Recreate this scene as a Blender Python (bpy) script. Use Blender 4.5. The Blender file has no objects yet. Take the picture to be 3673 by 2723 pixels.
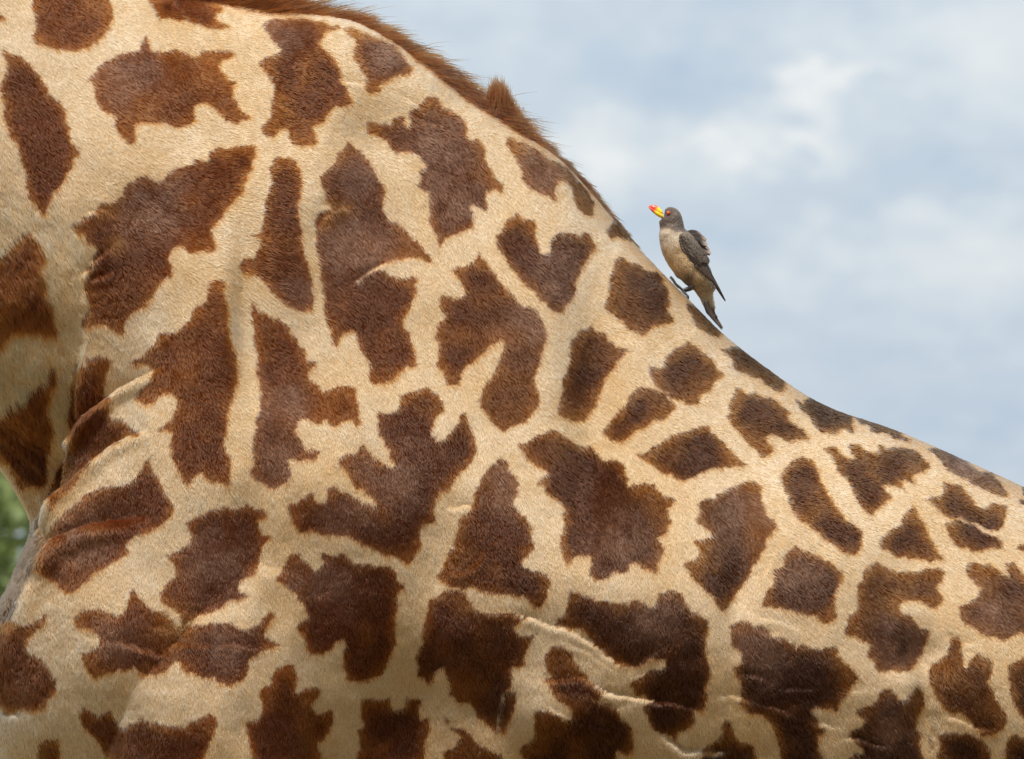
import bpy, bmesh, math, random
import numpy as np
from mathutils import Vector, Matrix

scene = bpy.context.scene
COL = scene.collection
R = math.radians
rng = np.random.default_rng(7)
random.seed(7)

# ------------------------------------------------------------------ camera
CAM_D, CAM_Z, MID_Z = 15.0, 2.0, 2.35       # metres from the giraffe, eye height, height of picture centre
NEAR = CAM_D - 0.22                          # to the near flank
S0 = 1.5 / 3673.0                            # metres per photo pixel on the near flank
cam_data = bpy.data.cameras.new('camera')
cam = bpy.data.objects.new('camera', cam_data)
COL.objects.link(cam)
cam.location = (0, -CAM_D, CAM_Z)
cam.rotation_euler = (R(90) + math.atan((MID_Z - CAM_Z) / NEAR), 0, 0)
cam_data.sensor_width = 36.0
cam_data.lens = 36.0 * NEAR / 1.5
cam_data.clip_start = 0.5
cam_data.clip_end = 6000
cam_data.dof.use_dof = True
cam_data.dof.focus_distance = CAM_D - 0.2
cam_data.dof.aperture_fstop = 16.0
scene.camera = cam

# ------------------------------------------------------------------ light
SUN_EL, SUN_AZ = 62.0, 12.0                  # elevation; degrees to the left of straight behind the camera
to_sun = Vector((-math.sin(R(SUN_AZ)) * math.cos(R(SUN_EL)), -math.cos(R(SUN_AZ)) * math.cos(R(SUN_EL)), math.sin(R(SUN_EL))))
sun_data = bpy.data.lights.new('sun', 'SUN')
sun_data.energy = 5.0
sun_data.angle = R(0.6)
sun_data.color = (1.0, 0.95, 0.87)
sun = bpy.data.objects.new('sun', sun_data)
COL.objects.link(sun)
sun.rotation_euler = to_sun.to_track_quat('Z', 'Y').to_euler()
scene.view_settings.view_transform = 'Standard'
scene.view_settings.look = 'None'
scene.view_settings.exposure = 0.2
scene.view_settings.gamma = 1.0
scene.view_settings.use_curve_mapping = False
scene.render.engine = 'CYCLES'
scene.cycles.max_bounces = 8
scene.cycles.diffuse_bounces = 3
scene.cycles.glossy_bounces = 3
scene.cycles.transmission_bounces = 5
scene.cycles.use_denoising = True
scene.cycles.denoiser = 'OPENIMAGEDENOISE'
scene.cycles.denoising_input_passes = 'RGB_ALBEDO_NORMAL'
scene.cycles.sample_clamp_indirect = 3.0
scene.cycles_curves.shape = 'RIBBONS'
scene.cycles_curves.subdivisions = 2


def unproj(px, py, y):
    """photo position -> point on the body plane at depth y"""
    k = (y + CAM_D) / NEAR
    x = (px - 1836.5) * S0 * k
    z = CAM_Z + (MID_Z - CAM_Z - (py - 1361.5) * S0) * k
    return x, z


def flat(p):
    """point on the pelt -> pattern coordinates of the pelt (flank laid flat)"""
    k = NEAR / (p[:, 1] + CAM_D)
    px = 1836.5 + p[:, 0] * k / S0
    py = 1361.5 - (CAM_Z + (p[:, 2] - CAM_Z) * k - MID_Z) / S0
    return px, py


# ------------------------------------------------------------------ sky
def node(nt, typ, loc=(0, 0), **kw):
    n = nt.nodes.new(typ)
    for k, v in kw.items():
        setattr(n, k, v)
    return n


def link(nt, a, b):
    nt.links.new(a, b)


def math_node(nt, op, a, b=None, c=None, clamp=False):
    n = nt.nodes.new('ShaderNodeMath')
    n.operation = op
    n.use_clamp = clamp
    for i, v in enumerate((a, b, c)):
        if v is None:
            continue
        if isinstance(v, (int, float)):
            n.inputs[i].default_value = v
        else:
            nt.links.new(v, n.inputs[i])
    return n.outputs[0]


world = bpy.data.worlds.new('World')
scene.world = world
world.use_nodes = True
wt = world.node_tree
wt.nodes.clear()
w_out = node(wt, 'ShaderNodeOutputWorld')
w_bg = node(wt, 'ShaderNodeBackground')
w_bg.inputs['Strength'].default_value = 0.1
w_sky = node(wt, 'ShaderNodeTexSky', sky_type='NISHITA')
w_sky.sun_disc = False
w_sky.sun_elevation = R(SUN_EL)
w_sky.sun_rotation = R(180 + SUN_AZ)
w_sky.air_density = 1.0
w_sky.dust_density = 1.2
w_co = node(wt, 'ShaderNodeTexCoord')


def sky_dir(px, py):
    x, z = unproj(px, py, -0.22)
    return Vector((x, NEAR, z - CAM_Z)).normalized()


def w_noise(scale, detail, rough, sx, sz, off):
    m = node(wt, 'ShaderNodeMapping')
    m.inputs['Scale'].default_value = (sx, sx, sz)
    m.inputs['Location'].default_value = off
    link(wt, w_co.outputs['Generated'], m.inputs['Vector'])
    n = node(wt, 'ShaderNodeTexNoise')
    n.inputs['Scale'].default_value = scale
    n.inputs['Detail'].default_value = detail
    n.inputs['Roughness'].default_value = rough
    link(wt, m.outputs[0], n.inputs['Vector'])
    return n


n_big = w_noise(22.0, 5.0, 0.55, 1.0, 2.0, (3.1, 0.4, 1.7))
n_fine = w_noise(95.0, 9.0, 0.66, 1.0, 1.8, (0.3, 5.4, 2.7))
# wisps bend the edges of the cloud banks
w_warp = node(wt, 'ShaderNodeVectorMath', operation='SCALE')
w_sub = node(wt, 'ShaderNodeVectorMath', operation='SUBTRACT')
w_sub.inputs[1].default_value = (0.5, 0.5, 0.5)
link(wt, n_fine.outputs['Color'], w_sub.inputs[0])
link(wt, w_sub.outputs[0], w_warp.inputs[0])
w_warp.inputs['Scale'].default_value = 0.017
w_dir = node(wt, 'ShaderNodeVectorMath', operation='ADD')
link(wt, w_co.outputs['Generated'], w_dir.inputs[0])
link(wt, w_warp.outputs[0], w_dir.inputs[1])
# cloud banks: photo-sky bearing, half width and half height (in pixels of 0.028 mrad), weight
BANKS = [(2860, 330, 75, 55, 0.3), (3010, 270, 110, 45, 0.32), (2940, 440, 75, 90, 0.32), (2870, 545, 120, 50, 0.22), (2640, 510, 150, 60, 0.2), (2150, 560, 110, 110, 0.3), (2560, 60, 900, 110, 0.1),
         (3500, 160, 260, 200, 0.16), (3050, 270, 120, 60, 0.14), (2620, 480, 160, 70, 0.1),
         (3350, 640, 330, 80, -0.14), (2420, 860, 260, 90, -0.16), (2330, 330, 220, 120, -0.12), (2960, 730, 300, 60, -0.1),
         (3420, 1450, 330, 90, -0.1), (3300, 1280, 260, 50, -0.1), (3150, 1020, 420, 120, 0.12), (3480, 900, 260, 60, 0.08), (3640, 1640, 70, 60, 0.12)]
acc = math_node(wt, 'MULTIPLY_ADD', n_big.outputs['Fac'], 1.5, -0.33)
fine = math_node(wt, 'MULTIPLY_ADD', n_fine.outputs['Fac'], 1.0, -0.5)
acc = math_node(wt, 'ADD', acc, fine)
ANG = S0 / NEAR
for bx, by, hw, hh, wgt in BANKS:
    c = sky_dir(bx, by)
    s = node(wt, 'ShaderNodeVectorMath', operation='SUBTRACT')
    link(wt, w_dir.outputs[0], s.inputs[0])
    s.inputs[1].default_value = c
    m = node(wt, 'ShaderNodeVectorMath', operation='MULTIPLY')
    link(wt, s.outputs[0], m.inputs[0])
    m.inputs[1].default_value = (1 / (hw * ANG), 1 / (hw * ANG), 1 / (hh * ANG))
    d = node(wt, 'ShaderNodeVectorMath', operation='DOT_PRODUCT')
    link(wt, m.outputs[0], d.inputs[0])
    link(wt, m.outputs[0], d.inputs[1])
    e = math_node(wt, 'MULTIPLY', d.outputs['Value'], -0.7)
    e = math_node(wt, 'EXPONENT', e)
    e = math_node(wt, 'MULTIPLY', e, wgt * 1.7)
    acc = math_node(wt, 'ADD', acc, e)
w_ramp = node(wt, 'ShaderNodeValToRGB')
cr = w_ramp.color_ramp
cr.interpolation = 'B_SPLINE'
cr.elements[0].position = 0.05
cr.elements[0].color = (0.435, 0.54, 0.69, 1)
cr.elements[1].position = 0.95
cr.elements[1].color = (0.80, 0.825, 0.85, 1)
e = cr.elements.new(0.5)
e.color = (0.585, 0.665, 0.745, 1)
link(wt, acc, w_ramp.inputs['Fac'])
w_mix = node(wt, 'ShaderNodeMix', data_type='RGBA')
w_mix.inputs[0].default_value = 0.86
link(wt, w_sky.outputs[0], w_mix.inputs[6])
w_gain = node(wt, "ShaderNodeVectorMath", operation="SCALE")
w_gain.inputs["Scale"].default_value = 9.5
link(wt, w_ramp.outputs[0], w_gain.inputs[0])
link(wt, w_gain.outputs[0], w_mix.inputs[7])
link(wt, w_mix.outputs[2], w_bg.inputs['Color'])
link(wt, w_bg.outputs[0], w_out.inputs['Surface'])


# ------------------------------------------------------------------ helpers
def tag(o, label=None, cat=None, group=None, kind=None):
    if label:
        o['label'] = label
    if cat:
        o['category'] = cat
    if group:
        o['group'] = group
    if kind:
        o['kind'] = kind
    return o


def empty(name, loc=(0, 0, 0)):
    o = bpy.data.objects.new(name, None)
    o.location = loc
    o.empty_display_size = 0.1
    COL.objects.link(o)
    return o


def add_obj(name, data, parent=None, mat=None):
    o = bpy.data.objects.new(name, data)
    COL.objects.link(o)
    if mat is not None:
        data.materials.append(mat)
    if parent is not None:
        o.parent = parent
        o.matrix_parent_inverse = Matrix.Translation(-Vector(parent.location))
    return o


def mesh_from(name, verts, faces, smooth=True):
    me = bpy.data.meshes.new(name)
    me.from_pydata([tuple(v) for v in verts], [], faces)
    if smooth:
        me.polygons.foreach_set('use_smooth', [True] * len(me.polygons))
    me.update()
    return me


def point_color(me, name, rgb):
    a = me.attributes.new(name, 'FLOAT_COLOR', 'POINT')
    c = np.ones((len(me.vertices), 4), np.float32)
    c[:, :3] = rgb
    a.data.foreach_set('color', c.ravel())


def sstep(a, b, x):
    t = np.clip((x - a) / (b - a), 0, 1)
    return t * t * (3 - 2 * t)


_LAT = [np.random.default_rng(100 + i).uniform(-1, 1, (256, 256)).astype(np.float32) for i in range(12)]


def vnoise(x, y, wl, seed):
    L = _LAT[seed % 12]
    u, v = x / wl + 17.3 * seed, y / wl + 5.1 * seed
    iu, iv = np.floor(u).astype(int), np.floor(v).astype(int)
    fu, fv = u - iu, v - iv
    fu, fv = fu * fu * (3 - 2 * fu), fv * fv * (3 - 2 * fv)
    a, b, c, d = L[iu % 256, iv % 256], L[(iu + 1) % 256, iv % 256], L[iu % 256, (iv + 1) % 256], L[(iu + 1) % 256, (iv + 1) % 256]
    return (a * (1 - fu) + b * fu) * (1 - fv) + (c * (1 - fu) + d * fu) * fv


def catmull(P, n):
    """smooth resampling of a control polygon (k x m) into n rows"""
    P = np.asarray(P, float)
    k = len(P)
    t = np.linspace(0, k - 1, n)
    i = np.minimum(t.astype(int), k - 2)
    f = (t - i)[:, None]
    p0, p1, p2, p3 = P[np.maximum(i - 1, 0)], P[i], P[i + 1], P[np.minimum(i + 2, k - 1)]
    return 0.5 * (2 * p1 + (p2 - p0) * f + (2 * p0 - 5 * p1 + 4 * p2 - p3) * f ** 2 + (3 * p1 - p0 - 3 * p2 + p3) * f ** 3)


def ring_loft(rings):
    """rings: n x m x 3 -> closed tube (verts, faces)"""
    n, m, _ = rings.shape
    V = [tuple(v) for v in rings.reshape(-1, 3)]
    F = []
    for i in range(n - 1):
        for j in range(m):
            F.append((i * m + j, i * m + (j + 1) % m, (i + 1) * m + (j + 1) % m, (i + 1) * m + j))
    V.append(tuple(rings[0].mean(0)))
    V.append(tuple(rings[-1].mean(0)))
    a, b = len(V) - 2, len(V) - 1
    for j in range(m):
        F.append((a, (j + 1) % m, j))
        F.append((b, (n - 1) * m + j, (n - 1) * m + (j + 1) % m))
    return V, F


def tube(path, radii, m=10):
    path = np.asarray(path, float)
    radii = np.asarray(radii, float)
    n = len(path)
    tan = np.gradient(path, axis=0)
    tan /= np.linalg.norm(tan, axis=1)[:, None] + 1e-12
    rings = np.zeros((n, m, 3))
    ref = np.array([0.0, 1.0, 0.0])
    if abs(tan[0] @ ref) > 0.9:
        ref = np.array([1.0, 0, 0])
    for i in range(n):
        a = np.cross(tan[i], ref)
        a /= np.linalg.norm(a) + 1e-12
        b = np.cross(tan[i], a)
        th = np.linspace(0, 2 * np.pi, m, endpoint=False)
        rings[i] = path[i] + radii[i] * (np.cos(th)[:, None] * a + np.sin(th)[:, None] * b)
    return ring_loft(rings)


def merge(parts):
    V, F = [], []
    for v, f in parts:
        o = len(V)
        V += list(v)
        F += [tuple(i + o for i in q) for q in f]
    return V, F


def principled(name, rough=0.8, spec=0.3):
    m = bpy.data.materials.new(name)
    m.use_nodes = True
    b = m.node_tree.nodes['Principled BSDF']
    b.inputs['Roughness'].default_value = rough
    b.inputs['Specular IOR Level'].default_value = spec
    return m, m.node_tree, b


def noisy_mat(name, c0, c1, scale, rough=0.85, spec=0.2, bump=0.0):
    m, nt, b = principled(name, rough, spec)
    tc = node(nt, 'ShaderNodeTexCoord')
    n = node(nt, 'ShaderNodeTexNoise')
    n.inputs['Scale'].default_value = scale
    n.inputs['Detail'].default_value = 6
    link(nt, tc.outputs['Object'], n.inputs['Vector'])
    r = node(nt, 'ShaderNodeValToRGB')
    r.color_ramp.elements[0].position = 0.35
    r.color_ramp.elements[1].position = 0.65
    r.color_ramp.elements[0].color = (*c0, 1)
    r.color_ramp.elements[1].color = (*c1, 1)
    link(nt, n.outputs['Fac'], r.inputs['Fac'])
    link(nt, r.outputs[0], b.inputs['Base Color'])
    if bump:
        bp = node(nt, 'ShaderNodeBump')
        bp.inputs['Strength'].default_value = bump
        link(nt, n.outputs['Fac'], bp.inputs['Height'])
        link(nt, bp.outputs[0], b.inputs['Normal'])
    return m


def attr_mat(name, attr, rough=0.8, spec=0.2, noise_scale=0.0, noise_amt=0.3, bump=0.0):
    m, nt, b = principled(name, rough, spec)
    a = node(nt, 'ShaderNodeAttribute', attribute_name=attr)
    col = a.outputs['Color']
    if noise_scale:
        tc = node(nt, 'ShaderNodeTexCoord')
        n = node(nt, 'ShaderNodeTexNoise')
        n.inputs['Scale'].default_value = noise_scale
        n.inputs['Detail'].default_value = 5
        link(nt, tc.outputs['Object'], n.inputs['Vector'])
        f = math_node(nt, 'MULTIPLY_ADD', n.outputs['Fac'], 2 * noise_amt, 1 - noise_amt)
        s = node(nt, 'ShaderNodeVectorMath', operation='SCALE')
        link(nt, col, s.inputs[0])
        link(nt, f, s.inputs['Scale'])
        col = s.outputs[0]
        if bump:
            bp = node(nt, 'ShaderNodeBump')
            bp.inputs['Strength'].default_value = bump
            bp.inputs['Distance'].default_value = 0.002
            link(nt, n.outputs['Fac'], bp.inputs['Height'])
            link(nt, bp.outputs[0], b.inputs['Normal'])
    link(nt, col, b.inputs['Base Color'])
    return m


def hair_mat(name, attr, rough=0.35, radial=0.45, coat=0.0, ior=1.31):
    m = bpy.data.materials.new(name)
    m.use_nodes = True
    nt = m.node_tree
    nt.nodes.clear()
    o = node(nt, 'ShaderNodeOutputMaterial')
    h = node(nt, 'ShaderNodeBsdfHairPrincipled', model='CHIANG', parametrization='COLOR')
    a = node(nt, 'ShaderNodeAttribute', attribute_name=attr)
    link(nt, a.outputs['Color'], h.inputs['Color'])
    h.inputs['Roughness'].default_value = rough
    h.inputs['Radial Roughness'].default_value = radial
    h.inputs['Coat'].default_value = coat
    h.inputs['IOR'].default_value = ior
    h.inputs['Offset'].default_value = R(2)
    link(nt, h.outputs[0], o.inputs['Surface'])
    return m


def hair_object(name, pts, radius, color, mat, parent):
    """pts: n x k x 3 strands; radius: n x k; color: n x 3"""
    n, k, _ = pts.shape
    cu = bpy.data.hair_curves.new(name)
    cu.add_curves([k] * n)
    cu.attributes['position'].data.foreach_set('vector', pts.astype(np.float32).ravel())
    ra = cu.attributes.get('radius') or cu.attributes.new('radius', 'FLOAT', 'POINT')
    ra.data.foreach_set('value', radius.astype(np.float32).ravel())
    ca = cu.attributes.new('fur_color', 'FLOAT_COLOR', 'CURVE')
    c = np.ones((n, 4), np.float32)
    c[:, :3] = color
    ca.data.foreach_set('color', c.ravel())
    cu.materials.append(mat)
    o = bpy.data.objects.new(name, cu)
    COL.objects.link(o)
    o.parent = parent
    o.matrix_parent_inverse = Matrix.Translation(-Vector(parent.location))
    return o


# ------------------------------------------------------------------ ground, shrubs
def ground():
    n = 60
    xs = np.sign(np.linspace(-1, 1, n)) * np.abs(np.linspace(-1, 1, n)) ** 3 * 3000
    V = [(x, y, -0.02 + 0.03 * math.sin(x * 0.7) * math.cos(y * 0.6) if abs(x) < 200 and abs(y) < 200 else 0) for y in xs for x in xs]
    F = [(j * n + i, j * n + i + 1, (j + 1) * n + i + 1, (j + 1) * n + i) for j in range(n - 1) for i in range(n - 1)]
    m = noisy_mat('savanna_soil', (0.22, 0.16, 0.09), (0.15, 0.125, 0.055), 0.6, 0.95, 0.1, 0.3)
    tag(add_obj('ground', mesh_from('ground', V, F), None, m), kind='structure')


ground()


def leaf_material(name, c0, c1):
    m, nt, b = principled(name, 0.55, 0.3)
    g = node(nt, 'ShaderNodeNewGeometry')
    r = node(nt, 'ShaderNodeValToRGB')
    r.color_ramp.elements[0].color = (*c0, 1)
    r.color_ramp.elements[1].color = (*c1, 1)
    link(nt, g.outputs['Random Per Island'], r.inputs['Fac'])
    link(nt, r.outputs[0], b.inputs['Base Color'])
    tr = node(nt, 'ShaderNodeBsdfTranslucent')
    link(nt, r.outputs[0], tr.inputs['Color'])
    mx = node(nt, 'ShaderNodeMixShader')
    mx.inputs[0].default_value = 0.35
    link(nt, b.outputs[0], mx.inputs[1])
    link(nt, tr.outputs[0], mx.inputs[2])
    link(nt, mx.outputs[0], nt.nodes['Material Output'].inputs['Surface'])
    return m


M_LEAF = [leaf_material('leaf_green', (0.15, 0.21, 0.06), (0.34, 0.4, 0.17)), leaf_material('leaf_olive', (0.13, 0.17, 0.06), (0.3, 0.33, 0.16))]
M_BARK = noisy_mat('shrub_bark', (0.10, 0.075, 0.05), (0.2, 0.16, 0.12), 9.0, 0.9, 0.1, 0.5)


def shrub_meshes(seed, h, w):
    r = np.random.default_rng(seed)
    stems, tips = [], []
    for k in range(14):
        a = r.uniform(0, 2 * np.pi)
        rad = w * r.uniform(0.15, 0.85)
        top = np.array([math.cos(a) * rad, math.sin(a) * rad, h * r.uniform(0.55, 0.95)])
        P = catmull([[0.1 * math.cos(a), 0.1 * math.sin(a), 0], top * [0.35, 0.35, 0.45] + r.normal(0, 0.08, 3), top], 8)
        stems.append(tube(P, np.linspace(0.05, 0.012, 8), 6))
        for t in (0.35, 0.55, 0.75, 1.0):
            tips.append((P[int(t * 7)], 0.5))
            q = P[int(t * 7)] + r.normal(0, 0.35, 3) * [1, 1, 0.7]
            stems.append(tube(catmull([P[int(t * 7)], (P[int(t * 7)] + q) / 2 + r.normal(0, .05, 3), q], 4), [0.014, 0.011, 0.008, 0.004], 5))
            tips.append((q, 0.35))
    V, F = [], []
    for c, s in tips:
        if c[2] < 0.25:
            continue
        for k in range(95):
            p = c + r.normal(0, s * 0.55, 3)
            if p[2] < 0.1:
                continue
            u = r.normal(0, 1, 3)
            u /= np.linalg.norm(u)
            v = np.cross(u, r.normal(0, 1, 3))
            v /= np.linalg.norm(v)
            l, b = r.uniform(0.05, 0.1), r.uniform(0.025, 0.05)
            i = len(V)
            V += [p - u * l, p + v * b, p + u * l, p - v * b]
            F.append((i, i + 1, i + 2, i + 3))
    crown = mesh_from('shrub_crown', V, F, False)
    stem = mesh_from('shrub_stem', *merge(stems))
    return crown, stem


SHRUBS = [(-3.3, 44, 4.3, 2.2, 0, 'tallest pale green leafy bush, out of focus behind the chest of the giraffe'),
          (-5.6, 52, 3.6, 2.4, 1, 'olive green bush out of focus at the left edge behind the giraffe'),
          (-1.2, 50, 3.2, 2.0, 0, 'rounded green bush standing hidden behind the shoulder of the giraffe'),
          (1.0, 47, 1.6, 1.4, 1, 'low olive bush standing hidden behind the belly of the giraffe'),
          (-8.6, 47, 3.9, 2.3, 0, 'broad green bush standing left of the olive bush'),
          (5.4, 55, 1.0, 1.6, 0, 'low green bush standing behind the rump of the giraffe')]
for k, (sx, sy, h, w, mi, lab) in enumerate(SHRUBS):
    root = empty('shrub', (sx, sy, 0))
    tag(root, lab, 'bush', 'bushes behind the giraffe')
    crown, stem = shrub_meshes(40 + k, h, w)
    c = add_obj('crown', crown, None, M_LEAF[mi])
    c.parent = root
    s = add_obj('stem', stem, None, M_BARK)
    s.parent = root

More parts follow.
